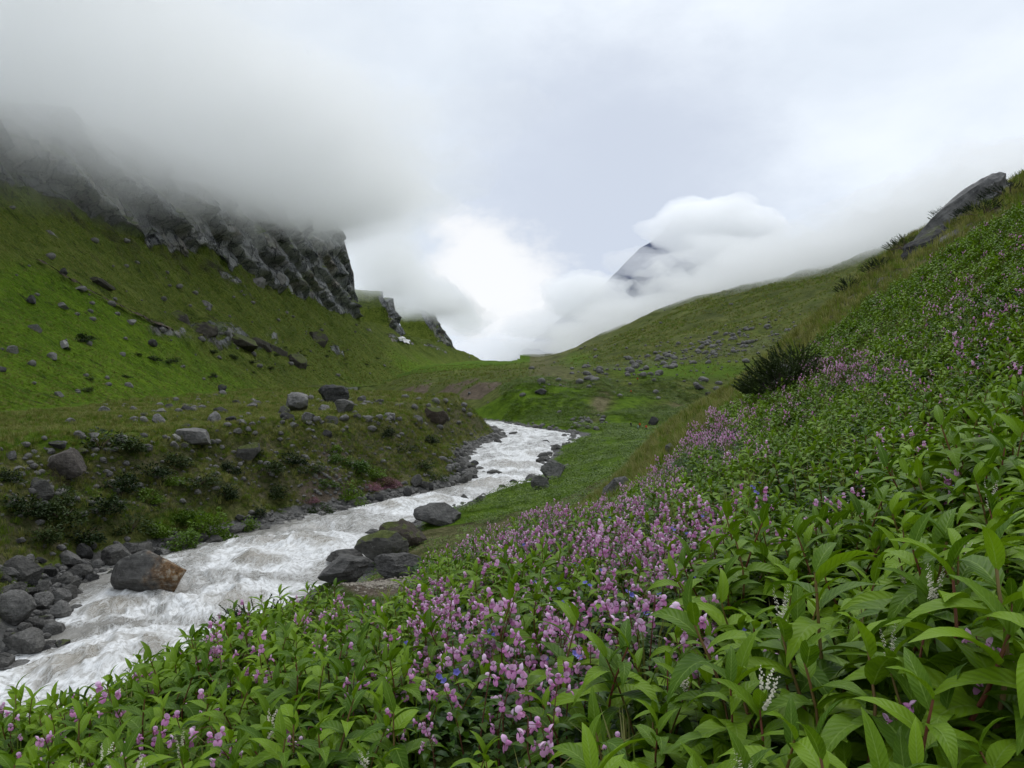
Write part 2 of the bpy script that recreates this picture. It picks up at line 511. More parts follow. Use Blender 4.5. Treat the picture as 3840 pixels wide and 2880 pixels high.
# ------------------------------------------------------------------ terrain material: zones come from the ground itself
def terrain_material(name):
    t = NT(name)
    co = t.coord('Object')
    zc_ = t.rgb(t.attr('zone', 'Color'))
    z2 = t.rgb(t.attr('zone2', 'Color'))
    lit, dry, soil = zc_[0], zc_[1], zc_[2]  # first channel: share of vivid green grass
    stone, dark, pink = z2[0], z2[1], z2[2]
    nA = t.noise(co, 0.045, 6, 0.6)
    nB = t.noise(co, 0.35, 5, 0.6)
    nC = t.noise(co, 2.2, 5, 0.65)
    nD = t.noise(co, 11.0, 4, 0.65)
    nE = t.noise(t.coord(scale=(1, 0.5, 1), src=co), 0.085, 6, 0.66)
    sp_ = t.node('ShaderNodeSeparateXYZ'); t.l.new(co, sp_.inputs[0])
    farf = t.mapr(sp_.outputs[1], 250, 500, 0.0, 0.75)
    f = t.mix(farf, t.mix(0.5, nB, nC), t.mix(0.4, nE, nB))
    grass = t.ramp(f, [(0.36, (0.024, 0.032, 0.008)), (0.47, (0.066, 0.080, 0.018)), (0.57, (0.120, 0.128, 0.036)), (0.68, (0.185, 0.180, 0.075))])
    green = t.ramp(f, [(0.36, (0.024, 0.050, 0.004)), (0.48, (0.066, 0.122, 0.008)), (0.62, (0.115, 0.180, 0.014))])
    brown = t.ramp(f, [(0.36, (0.045, 0.040, 0.020)), (0.50, (0.120, 0.110, 0.054)), (0.64, (0.210, 0.190, 0.110))])
    earth = t.ramp(t.mix(0.6, nB, nD), [(0.36, (0.050, 0.038, 0.027)), (0.52, (0.125, 0.098, 0.072)), (0.66, (0.23, 0.19, 0.145))])
    cell = t.voro(co, 1.5, 'F1', 'Color')
    grey = t.mix(0.5, t.ramp(t.rgb(cell)[0], [(0.0, (0.07, 0.07, 0.066)), (1.0, (0.21, 0.205, 0.195))]),
                 t.ramp(nC, [(0.3, (0.06, 0.06, 0.058)), (0.7, (0.19, 0.185, 0.175))]))
    def edge(mask, nz, sharp=0.22):
        v = t.math('ADD', mask, t.math('MULTIPLY', t.math('SUBTRACT', nz, 0.5), 0.9))
        return t.mapr(v, 0.5 - sharp, 0.5 + sharp)
    nAB = t.mix(0.55, nA, nB)
    c = t.mix(edge(dry, nAB), grass, brown)
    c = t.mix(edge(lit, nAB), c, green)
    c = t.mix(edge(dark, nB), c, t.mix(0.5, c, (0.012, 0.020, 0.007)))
    c = t.mix(edge(pink, nB, 0.15), c, t.ramp(nC, [(0.35, (0.06, 0.05, 0.03)), (0.6, (0.20, 0.09, 0.13))]))
    c = t.mix(edge(soil, t.mix(0.6, nB, nC), 0.16), c, earth)
    c = t.mix(edge(stone, t.mix(0.6, nB, nC), 0.12), c, grey)
    h = t.math('ADD', t.math('MULTIPLY', nC, 0.6), t.math('MULTIPLY', nD, 0.25))
    nrm = t.bump(h, 1.0, 0.7)
    return t.done(t.bsdf(c, 0.95, 0.05, nrm))
M_TERR = terrain_material('terrain')

# ------------------------------------------------------------------ the ground mesh, split at the river
us = np.concatenate([np.arange(-420, -20, 14.0), np.arange(-20, 1046, 2.7), np.arange(1046, 1500, 14.0)])
ds = np.exp(np.arange(math.log(0.72), math.log(2900), 0.0098))
U, D = np.meshgrid(us, ds)
GX, GY = (U - CX) / F * D, D
GZ, SIDE, SDIST, INS = ground(GX, GY, True)
PX, PY = to_px(GX, GY, GZ)
def blob(px, py, cx, cy, rx, ry, rot=0.0):
    c, s = math.cos(radians(rot)), math.sin(radians(rot))
    a, b = px - cx, py - cy
    a, b = c * a + s * b, -s * a + c * b
    return np.exp(-((a / rx) ** 2 + (b / ry) ** 2))
right, left = SIDE > 0, SIDE < 0
lit = np.zeros_like(GZ); dry = np.zeros_like(GZ); soil = np.zeros_like(GZ)
stone = np.zeros_like(GZ); dark = np.zeros_like(GZ); pink = np.zeros_like(GZ)
relz = GZ - zr(GY)
slopeish = sstep(1.0, 3.0, relz) * (1 - sstep(7.5, 9.5, relz))
# left: bank is dark olive, terrace pale olive, foot of the mountain vivid green
near_foot = sstep(45, 8, GX - foot_x(GY))
lit = np.where(left, 0.34 + 0.40 * near_foot, lit)
dry = np.where(left, 0.34 * (1 - near_foot) + 0.10, dry)
dark = np.where(left, 0.62 * slopeish, dark)
stone = np.where(left, 0.85 * sstep(1.5, 0.4, relz) + 0.14, stone)
soil = np.where(left & (GY < 200), np.maximum.reduce([1.25 * blob(PX, PY, 326, 482, 24, 40, 25), 0.7 * blob(PX, PY, 352, 472, 26, 12), 0.75 * blob(PX, PY, 62, 470, 30, 20, 30), 0.20 + 0.24 * slopeish]), soil)
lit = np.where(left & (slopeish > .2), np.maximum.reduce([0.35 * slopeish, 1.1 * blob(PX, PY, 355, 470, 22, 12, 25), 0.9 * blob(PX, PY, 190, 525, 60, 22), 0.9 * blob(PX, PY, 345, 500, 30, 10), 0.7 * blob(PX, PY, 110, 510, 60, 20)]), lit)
pink = np.where(left, 0.95 * blob(PX, PY, 382, 484, 24, 8), pink)
# right
nearR = right & (GY < 60)
lit = np.where(right, 0.62, lit)
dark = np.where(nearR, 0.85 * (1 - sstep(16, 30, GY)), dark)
grassy = right & (GY > 21) & (GY < 75)
spur = sstep(660, 700, PX) * (1 - sstep(760, 830, PX)) * 0.0
dry = np.where(grassy, 0.55 * sstep(21, 30, GY), dry)
lit = np.where(grassy, 0.35 - 0.2 * sstep(21, 30, GY), lit)
mid = right & (GY >= 75) & (GY < 250)
dry = np.where(mid, 0.1 + 0.75 * blob(PX, PY, 610, 433, 60, 5, -12) + 0.6 * blob(PX, PY, 660, 421, 60, 4), dry)
lit = np.where(mid, 0.78, lit)
stone = np.where(right, np.maximum(0.8 * sstep(1.2, 0.2, relz), 0.0), stone)
soil = np.where(right & (GY < 40), np.maximum(0.95 * blob(PX, PY, 378, 586, 40, 12), 0.1), soil)
mound = right & (GY >= 236) & (GY < 330)
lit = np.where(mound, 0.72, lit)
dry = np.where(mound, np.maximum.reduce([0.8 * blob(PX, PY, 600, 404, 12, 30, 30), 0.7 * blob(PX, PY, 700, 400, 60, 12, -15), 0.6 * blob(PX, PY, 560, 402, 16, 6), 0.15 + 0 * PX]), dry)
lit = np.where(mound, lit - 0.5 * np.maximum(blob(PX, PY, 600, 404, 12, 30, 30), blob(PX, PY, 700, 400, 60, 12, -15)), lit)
scarp = right & (GX / GY < 0.0) & (GY > 300) & (GY < 520)
flat = np.abs(np.gradient(GZ, axis=0) / np.gradient(GY, axis=0))
soil = np.where(scarp, 0.72 * sstep(0.12, 0.25, flat), soil)
terr = right & (GY >= 292)
fan = right & (GY >= 330)
dry = np.where(terr, 0.42 * (1 - sstep(540, 640, PX)) + 0.22, dry)
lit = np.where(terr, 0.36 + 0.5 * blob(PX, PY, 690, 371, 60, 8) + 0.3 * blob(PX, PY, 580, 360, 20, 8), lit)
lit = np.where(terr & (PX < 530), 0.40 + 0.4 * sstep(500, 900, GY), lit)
dry = np.where(terr & (PX < 530), 0.36, dry)
field = np.clip(blob(PX, PY, 700, 354, 75, 10, -9) + blob(PX, PY, 620, 366, 40, 5, -5) + blob(PX, PY, 780, 335, 50, 12, -25), 0, 1)
stone = np.where(fan, 0.12 + 0.30 * field, stone)
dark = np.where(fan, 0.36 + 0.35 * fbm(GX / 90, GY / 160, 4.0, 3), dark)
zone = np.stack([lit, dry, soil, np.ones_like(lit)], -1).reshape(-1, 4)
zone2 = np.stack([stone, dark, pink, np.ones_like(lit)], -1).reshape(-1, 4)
V_ = np.stack([GX, GY, GZ], -1).reshape(-1, 3)
FC = gridfaces(len(ds), len(us))
fx = GX.ravel()[FC].mean(1); fy = GY.ravel()[FC].mean(1)
fside = SIDE.ravel()[FC[:, 0]]
deep = (INS.ravel()[FC].all(1)) & (SDIST.ravel()[FC].min(1) > 6)
hid = fx < foot_x(fy) - 25
def sub_terrain(name, sel):
    f = FC[sel]
    used, inv = np.unique(f.ravel(), return_inverse=True)
    me = npmesh(name, V_[used], inv.reshape(-1, 4), M_TERR, True, attrs={'zone': zone[used], 'zone2': zone2[used]})
    o = link(name, me)
    tag(o, kind='structure')
    return o
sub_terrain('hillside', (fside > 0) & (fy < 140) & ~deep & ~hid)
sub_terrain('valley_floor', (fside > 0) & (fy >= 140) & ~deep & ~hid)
sub_terrain('river_terrace', (fside < 0) & ~deep & ~hid)
# ------------------------------------------------------------------ river
def water_material():
    t = NT('river_water')
    uvc = t.node('ShaderNodeUVMap').outputs[0]
    foam = t.attr('foam')
    a = t.coord(scale=(0.24, 0.44, 1), src=uvc)
    warp = t.node('ShaderNodeVectorMath', operation='MULTIPLY_ADD')
    t.l.new(t.noise(t.coord(scale=(0.10, 0.22, 1), src=uvc), 1.0, 3, 0.6, col=True), warp.inputs[0])
    warp.inputs[1].default_value = (1.2, 1.2, 0)
    t.l.new(a, warp.inputs[2])
    w = warp.outputs[0]
    # thin broken foam lines: narrow bands of a noise around its mid value
    n1 = t.noise(w, 2.8, 6, 0.66, 0.5)
    n2 = t.noise(w, 8.0, 6, 0.68, 0.6)
    n9 = t.noise(w, 26.0, 4, 0.7)
    l1 = t.mapr(t.math('ABSOLUTE', t.math('SUBTRACT', n1, 0.5)), 0.0, 0.050, 1, 0)
    l2 = t.mapr(t.math('ABSOLUTE', t.math('SUBTRACT', n2, 0.5)), 0.0, 0.060, 1, 0)
    patch = t.noise(w, 1.1, 4, 0.6)
    lines = t.math('MAXIMUM', l1, t.math('MULTIPLY', l2, 0.40))
    big = t.math('ADD', foam, t.math('MULTIPLY', t.math('SUBTRACT', patch, 0.5), 1.5))
    churn = t.math('MULTIPLY', t.mapr(big, 0.56, 0.95), t.mapr(n2, 0.34, 0.58, 0.25, 1.0))
    net = t.math('MULTIPLY', lines, t.mapr(big, 0.12, 0.75, 0.04, 0.7))
    white = t.math('MULTIPLY', t.math('MAXIMUM', churn, net), t.mapr(n9, 0.30, 0.60, 0.78, 1.0), clamp=True)
    silt = t.ramp(t.noise(w, 0.8, 5, 0.6), [(0.3, (0.165, 0.156, 0.136)), (0.55, (0.26, 0.248, 0.222)), (0.75, (0.35, 0.336, 0.305))])
    silt = t.mix(t.math('MULTIPLY', t.attr('boil'), 0.35, clamp=True), silt, (0.36, 0.31, 0.23))
    col = t.mix(white, silt, (0.82, 0.825, 0.82))
    h = t.math('ADD', t.math('MULTIPLY', n1, 0.6), t.math('MULTIPLY', n2, 0.35))
    h = t.math('ADD', t.math('ADD', h, t.math('MULTIPLY', white, 0.25)), t.math('MULTIPLY', n9, 0.05))
    nrm = t.bump(h, 0.45, 0.6)
    rough = t.math('MULTIPLY_ADD', white, 0.45, 0.24)
    return t.done(t.bsdf(col, rough, 0.45, nrm))
M_WATER = water_material()
us2 = np.arange(-300, 640, 1.7)
ds2 = np.exp(np.arange(math.log(16), math.log(700), 0.0042))
U2, D2 = np.meshgrid(us2, ds2)
RX, RY = (U2 - CX) / F * D2, D2
rin = inside(RX.ravel(), RY.ravel(), POLY)
rdl, rdr = dist_pl(RX.ravel(), RY.ravel(), LEFT), dist_pl(RX.ravel(), RY.ravel(), RIGHT)
keep = rin | (np.minimum(rdl, rdr) < 2.6)
# arc length along a centre line
Ld, Rd = densify(LEFT, 4), densify(RIGHT, 4)
ql, qr = np.linspace(0, 1, 260), np.linspace(0, 1, 260)
def resample(pl, n):
    seg = np.hypot(*np.diff(pl, axis=0).T); c = np.concatenate([[0], np.cumsum(seg)])
    q = np.linspace(0, c[-1], n)
    return np.stack([np.interp(q, c, pl[:, 0]), np.interp(q, c, pl[:, 1])], 1)
CEN = 0.5 * (resample(LEFT, 260) + resample(RIGHT, 260))
k5 = np.ones(9) / 9
CEN = np.stack([np.convolve(np.pad(CEN[:, i], 4, 'edge'), k5, 'valid') for i in (0, 1)], 1)
clen = np.concatenate([[0], np.cumsum(np.hypot(*np.diff(CEN, axis=0).T))])
idx = np.where(keep)[0]
rx, ry = RX.ravel()[idx], RY.ravel()[idx]
S_ = np.zeros(len(idx))
bestd = np.full(len(idx), 1e9)
for i in range(len(CEN) - 1):
    a, b = CEN[i], CEN[i + 1]
    dv = b - a; L = dv @ dv
    tt = np.clip(((rx - a[0]) * dv[0] + (ry - a[1]) * dv[1]) / L, 0, 1)
    q = np.hypot(rx - a[0] - tt * dv[0], ry - a[1] - tt * dv[1])
    m = q < bestd
    bestd[m] = q[m]; S_[m] = (clen[i] + tt * math.sqrt(L))[m]
T_ = rdl[idx] - rdr[idx]
T_ *= 0.5
edge_d = np.where(rin[idx], np.minimum(rdl[idx], rdr[idx]), 0)
amp = np.clip(edge_d / 4, 0.15, 1)
wave = 0.75 * ridged(S_ / 5.5, T_ / 3.8, 0.5, 3) + 0.34 * fbm(S_ / 1.9, T_ / 1.5, 4.0, 3)
foam = 0.15 + 0.46 * ridged(S_ / 11, T_ / 6, 7.0, 3) + 0.25 * fbm(S_ / 40, T_ / 14, 2.0, 2)
chop = ridged(S_ / 2.1, T_ / 1.2, 1.5, 3)
wave = wave + 0.16 * chop + 0.10 * fbm(S_ / .7, T_ / .55, 3.0, 2)
foam += 0.25 * sstep(70, 190, ry) + 0.12 * sstep(60, 40, ry) + 0.30 * (chop - .25)
boil = np.zeros(len(idx))
HUMPS = [(185, 1462, 4.2, 0.95), (365, 1425, 3.2, 0.5), (640, 1188, 4.0, 0.75), (710, 1195, 2.6, 0.4), (500, 1310, 2.8, 0.5), (240, 1322, 2.2, 0.5), (1190, 985, 6, 0.5),
         (1120, 1010, 7, 0.5), (930, 1092, 4, 0.5), (860, 1100, 4, 0.5), (110, 1480, 3, 0.5), (560, 1225, 3, 0.5), (1060, 1050, 6, 0.5)]
for X, Y, r, hgt in HUMPS:
    hx, hy = river_pt(X, Y)
    q = np.hypot(rx - hx, (ry - hy) * 1.0) / r
    g = np.exp(-q ** 2 * 1.6)
    wave = wave + hgt * g
    ring = np.exp(-((q - 1.15) / 0.35) ** 2)
    foam = foam + 0.45 * ring - 0.15 * np.exp(-(q / 0.7) ** 2)
    boil = np.maximum(boil, np.exp(-(q / 0.85) ** 2))
# smooth slides over drowned rocks by the left shore
for X, Y, r in [(180, 1375, 3.2), (220, 1258, 2.6), (1000, 1060, 6), (600, 1150, 4)]:
    hx, hy = river_pt(X, Y)
    foam -= 0.45 * np.exp(-(np.hypot(rx - hx, ry - hy) / r) ** 2)
rz = zr(ry) + 0.12 + amp * wave
rid = np.full(RX.size, -1); rid[idx] = np.arange(len(idx))
rf = rid[gridfaces(len(ds2), len(us2))]
rf = rf[(rf >= 0).all(1)]
river_me = npmesh('river', np.stack([rx, ry, rz], 1), rf, M_WATER, True, uv=np.stack([S_, T_], 1), attrs={'foam': foam, 'boil': boil})
river = tag(link('river', river_me), kind='structure')

# ------------------------------------------------------------------ left mountain: grass slope, cliffs, upper slope
def rock_nodes(t, co):
    lean = t.coord(scale=(1, 1, 0.30), rot=(0.42, 0, 0), src=co)
    n0 = t.noise(co, 0.022, 4, 0.55)
    n1 = t.noise(t.coord(scale=(1, 1, 0.5), rot=(0.42, 0, 0), src=co), 0.075, 6, 0.6)
    n2 = t.noise(lean, 0.30, 6, 0.66, 0.5)
    slab_ = t.coord(scale=(1, 1, 0.42), rot=(0.42, 0, 0), src=t.math_v(co, t.noise(co, 0.3, 3, 0.6, col=True), 5.0))
    cell = t.rgb(t.voro(slab_, 0.11, 'F1', 'Color'))[0]
    crack = t.mapr(t.voro(slab_, 0.11, 'DISTANCE_TO_EDGE'), 0.0, 0.07, 0.0, 1.0)
    n3 = t.noise(t.coord(scale=(1, 1, 0.5), rot=(0.42, 0, 0), src=co), 1.1, 6, 0.7)
    f = t.mix(0.40, t.mix(0.5, n1, n2), n3)
    f = t.math('ADD', f, t.math('MULTIPLY', t.math('SUBTRACT', cell, 0.5), 0.14))
    f = t.math('SUBTRACT', f, t.math('MULTIPLY', t.math('SUBTRACT', 1.0, crack), 0.10))
    c = t.ramp(f, [(0.33, (0.045, 0.048, 0.054)), (0.44, (0.17, 0.174, 0.182)), (0.55, (0.30, 0.30, 0.295)), (0.66, (0.46, 0.45, 0.43))])
    c = t.mix(t.mapr(n0, 0.50, 0.64, 0, 0.5), c, t.ramp(f, [(0.36, (0.06, 0.045, 0.035)), (0.62, (0.30, 0.235, 0.165))]))
    h = t.math('ADD', t.math('MULTIPLY', n2, 0.5), t.math('MULTIPLY', n3, 0.6))
    h = t.math('ADD', h, t.math('ADD', t.math('MULTIPLY', crack, 0.5), t.math('MULTIPLY', cell, 0.5)))
    return c, h
def mountain_material():
    t = NT('mountain')
    co = t.coord('Object')
    rc, rh = rock_nodes(t, co)
    zz = t.rgb(t.attr('zone', 'Color'))
    lushm, rockm, darkm = zz[0], zz[1], zz[2]  # first channel picks vivid green grass over olive
    nA = t.noise(co, 0.02, 6, 0.6)
    down = t.coord(scale=(0.5, 1.0, 0.5), src=co)
    nB = t.noise(down, 0.10, 6, 0.62)
    nC = t.noise(down, 0.7, 5, 0.66)
    nD = t.noise(down, 2.2, 4, 0.7)
    f = t.mix(0.34, t.mix(0.5, nB, nC), nD)
    olive = t.ramp(f, [(0.38, (0.022, 0.034, 0.006)), (0.46, (0.072, 0.104, 0.014)), (0.54, (0.125, 0.156, 0.026)), (0.64, (0.200, 0.215, 0.060))])
    green = t.ramp(f, [(0.38, (0.034, 0.068, 0.005)), (0.48, (0.092, 0.165, 0.009)), (0.60, (0.160, 0.245, 0.018))])
    m = t.mapr(t.math('ADD', lushm, t.math('MULTIPLY', t.math('SUBTRACT', nA, 0.5), 1.0)), 0.3, 0.7)
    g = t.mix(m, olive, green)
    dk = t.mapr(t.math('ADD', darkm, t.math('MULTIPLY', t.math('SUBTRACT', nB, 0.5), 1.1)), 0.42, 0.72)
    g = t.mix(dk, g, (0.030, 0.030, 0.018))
    spots = t.mapr(t.noise(t.coord(scale=(0.35, 0.8, 0.35), src=co), 0.42, 5, 0.72), 0.57, 0.66, 0, 0.85)
    g = t.mix(spots, g, (0.014, 0.022, 0.008))
    geo = t.node('ShaderNodeNewGeometry')
    sp = t.node('ShaderNodeSeparateXYZ'); t.l.new(geo.outputs['Normal'], sp.inputs[0])
    steep = t.mapr(sp.outputs[2], 0.74, 0.50)
    rk = t.math('ADD', t.math('MULTIPLY', rockm, 1.0), t.math('MULTIPLY', t.math('SUBTRACT', nB, 0.5), 0.9))
    rk = t.math('MULTIPLY', t.mapr(rk, 0.36, 0.56), t.math('MAXIMUM', steep, t.mapr(rockm, 0.7, 1.05)), clamp=True)
    c = t.mix(rk, g, rc)
    h = t.mix(rk, nC, rh)
    nrm = t.bump(h, 1.0, 3.5)
    return t.done(t.bsdf(c, 0.95, 0.06, nrm))
M_MOUNT = mountain_material()
ys = np.exp(np.arange(math.log(26), math.log(3100), 0.0078))
ZCL = np.array([(60, 58), (300, 91), (430, 110), (700, 150), (930, 196), (1060, 150), (1220, 140), (1500, 146), (1700, 165), (2400, 130)], float)
tq = np.concatenate([np.linspace(0, 1, 150, endpoint=False), np.linspace(1, 2, 120, endpoint=False), np.linspace(2, 3, 50)])
TQ, YS = np.meshgrid(tq, ys)
xf, xb = foot_x(YS) , base_x(YS)
zf = -7.5 + 0.010 * YS
zb = 80 + 24 * fbm(YS / 90, 0.0 * YS, 5.0, 3) + 8 * fbm(YS / 20, 0.3 + 0 * YS, 9.0, 2)
zb = np.where(YS < 1000, np.minimum(zb, np.interp(YS, ZCL[:, 0], ZCL[:, 1]) - 14), zb)
zb = lerp(zb, 60, sstep(2000, 2700, YS))
hc = 190 * (1 - sstep(945, 985, YS)) + 58 * sstep(1140, 1170, YS) * (1 - sstep(1232, 1262, YS)) + 125 * sstep(1540, 1600, YS) * (1 - sstep(1715, 1790, YS))
hc = np.where(YS < 1000, np.minimum(hc, np.maximum(3, np.interp(YS, ZCL[:, 0], ZCL[:, 1]) + np.interp(YS, [100, 350, 600, 900], [14, 22, 32, 46]) - zb)), hc)
hc = hc * (1 + 0.2 * fbm(YS / 45, 2.0 + 0 * YS, 1.0, 3))
setb = np.where(YS < 1000, 0.20, np.where(YS < 1400, 0.30, 0.55))
t1, t2, t3 = np.clip(TQ, 0, 1), np.clip(TQ - 1, 0, 1), np.clip(TQ - 2, 0, 1)
conc = t1 ** 1.18
MX = xf + (xb - xf) * t1 - hc * setb * t2 - 60 * t3
MZ = zf + (zb - zf) * conc + hc * t2 + 4 * t3
MY = YS.copy()
cl = sstep(0.93, 1.04, TQ) * sstep(6, 40, hc) * (1 - 0.8 * sstep(2.0, 2.15, TQ))
# gullies and ledges
gul = fbm(YS / 75, TQ * 0.5, 3.0, 3)
nz_s = 5.0 * gul * np.sin(np.clip(t1, 0, 1) * pi) ** 0.7 + 2.2 * fbm(MX / 14, MY / 14, MZ / 14, 4) * sstep(0, 0.15, t1) + 0.9 * fbm(MX / 4, MY / 4, MZ / 4, 2)
# rock ribs that break the grass under the wall
band = np.exp(-((TQ - 0.80 - 0.10 * fbm(YS / 50, 0 * YS, 12.0, 2)) / 0.10) ** 2) * sstep(-0.05, 0.3, fbm(YS / 70, TQ * 2, 21.0, 3)) * sstep(300, 420, YS)
band2 = np.exp(-((TQ - 0.40) / 0.10) ** 2) * sstep(0.0, 0.25, fbm(YS / 60, TQ * 2 + 5, 31.0, 3)) * sstep(250, 300, YS) * (1 - sstep(620, 700, YS))
rib = np.clip(band + band2, 0, 1)
strata = ridged((MY + 0.42 * MZ) / 30, MZ / 110, MX / 110, 4)
wl1 = 3 * fbm(MY / 12, MZ / 12, 0.0, 2)
blocks = fbm(np.round((MY + 0.42 * MZ + wl1) / 13) * 0.9, np.round((MZ - 0.3 * MY + wl1) / 26) * 0.8, 0.0, 2)
fr = np.mod((MZ + 0.22 * MY + 9 * fbm(MY / 40, MZ / 40, 6.0, 3)) / 27.0, 1.0)
bench = np.where(fr < .86, .5 - fr / .86, (fr - .86) / .14 - .5)
nz_c = 10 * bench + 4 * strata + 10 * fbm(MX / 45, MY / 45, MZ / 60, 3) + 9 * blocks + 2.0 * fbm(MX / 6, MY / 6, MZ / 9, 3)
nz_r = 5.0 * np.maximum(0, ridged(MY / 18, MZ / 10, 3.0, 3)) + 2.5 * blocks
far_amp = np.clip(YS / 300, 0.35, 1.2)
dsp = far_amp * ((1 - cl) * nz_s + cl * nz_c + rib * (1 - cl) * nz_r)
MX = MX + dsp * lerp(0.55, 0.95, cl)
MZ = MZ + dsp * lerp(0.75, 0.10, cl)
mpx, mpy = to_px(MX, MY, MZ)
lushm = 0.40 * sstep(0.75, 0.1, t1) + 0.25 * (1 - sstep(180, 420, YS)) * sstep(1, .5, t1) + 0.3 * sstep(700, 1000, YS) * sstep(1, .6, t1)
lushm = lushm + 0.5 * blob(mpx, mpy, 60, 330, 110, 60, 30) - 0.35 * blob(mpx, mpy, 200, 310, 120, 30, 33)
lushm = np.where(cl > .5, 0.25, lushm)
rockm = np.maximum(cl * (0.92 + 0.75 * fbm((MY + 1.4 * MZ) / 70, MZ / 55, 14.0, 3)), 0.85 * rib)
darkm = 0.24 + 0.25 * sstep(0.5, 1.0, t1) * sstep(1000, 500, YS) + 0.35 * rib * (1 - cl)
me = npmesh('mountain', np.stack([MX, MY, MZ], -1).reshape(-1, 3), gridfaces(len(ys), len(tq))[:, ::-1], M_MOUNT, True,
            attrs={'zone': np.stack([lushm, rockm, darkm], -1).reshape(-1, 3)})
tag(link('mountain', me), kind='structure')
def mount_at(px, py, lo=40, hi=2000):
    """the point of the mountain's face that the camera sees nearest to a picture position"""
    q = (mpx - px) ** 2 + (mpy - py) ** 2
    q = np.where((MY < lo) | (MY > hi), 1e9, q)
    near = np.where(q < 9.0, MY, 1e9)
    i = np.argmin(near) if near.min() < 1e8 else np.argmin(q)
    i = np.unravel_index(i, q.shape)
    return Vector((MX[i], MY[i], MZ[i]))
def ground_at(px, py, lo=1.0, hi=2500):
    """where the ray through a picture position first meets the ground (None if it never does)"""
    j = min(max(np.searchsorted(us, px), 1), len(us) - 1)
    t = (px - us[j - 1]) / (us[j] - us[j - 1])
    col = PY[:, j - 1] * (1 - t) + PY[:, j] * t
    hit = np.where((col <= py) & (ds >= lo) & (ds <= hi))[0]
    if not len(hit): return None
    i = hit[0]
    d = ds[i]
    return Vector(((px - CX) / F * d, d, (CY - col[i]) / F * d))

# snow patch in the gully below the third wall
def patch_on_mountain(name, px, py, w, h, rot, mat, lift=1.0):
    c = mount_at(px, py)
    vs, fs = [], []
    n, rings = 22, 4
    d = c.y
    vs.append(c + Vector((0, -lift * 2, lift)))
    cr, sr_ = math.cos(radians(rot)), math.sin(radians(rot))
    for r in range(1, rings + 1):
        for k in range(n):
            a = 2 * pi * k / n
            rr = r / rings * (1 + 0.22 * math.sin(3 * a + 1) + 0.12 * math.sin(7 * a))
            ex, ey = math.cos(a) * w * rr, math.sin(a) * h * rr
            q = mount_at(px + cr * ex - sr_ * ey, py + sr_ * ex + cr * ey, c.y - 200, c.y + 200)
            vs.append(q + Vector((lift * 0.7, -lift, lift * (1.4 - 1.2 * (r / rings) ** 3))))
    for k in range(n):
        fs.append((0, 1 + k, 1 + (k + 1) % n))
        for r in range(rings - 1):
            a, b = 1 + r * n + k, 1 + r * n + (k + 1) % n
            fs.append((a, a + n, b + n, b))
    return link(name, npmesh(name, vs, fs, mat, True))
t = NT('old_snow')
M_SNOW = t.done(t.bsdf(t.ramp(t.noise(t.coord('Object'), 0.2, 5), [(0.3, (0.55, 0.52, 0.51)), (0.6, (0.80, 0.79, 0.79))]), 0.7, 0.3))
tag(patch_on_mountain('snow_patch', 403, 337.5, 6.5, 2.2, 24, M_SNOW, 2.0), kind='structure')

# ------------------------------------------------------------------ far peak seen through a gap in the cloud
t = NT('haze_blue_rock')
c_ = t.ramp(t.noise(t.coord('Object', scale=(1, 1, 2.0)), 0.012, 6, 0.65), [(0.35, (0.07, 0.085, 0.14)), (0.58, (0.13, 0.15, 0.21)), (0.645, (0.16, 0.18, 0.24)), (0.70, (0.75, 0.76, 0.78))])  # blue of the distant haze painted into the rock colour
M_PEAK = t.done(t.bsdf(c_, 0.9, 0.1))
pn = 90
a_, b_ = np.meshgrid(np.linspace(-1, 1, pn), np.linspace(-1, 1, pn))
pk = P(688, 220, 3300)
hgt = 1 - np.abs(a_) * 1.5 - np.abs(b_) * 1.5
pz = hgt * 620 + 55 * fbm(a_ * 6, b_ * 6, 1.7, 5) * sstep(0, 0.3, hgt)
me = npmesh('mountain_peak', np.stack([pk.x + a_ * 1100, pk.y + 300 + b_ * 1000, pk.z - 560 + pz], -1).reshape(-1, 3), gridfaces(pn, pn), M_PEAK, True)
tag(link('mountain_peak', me), kind='structure')

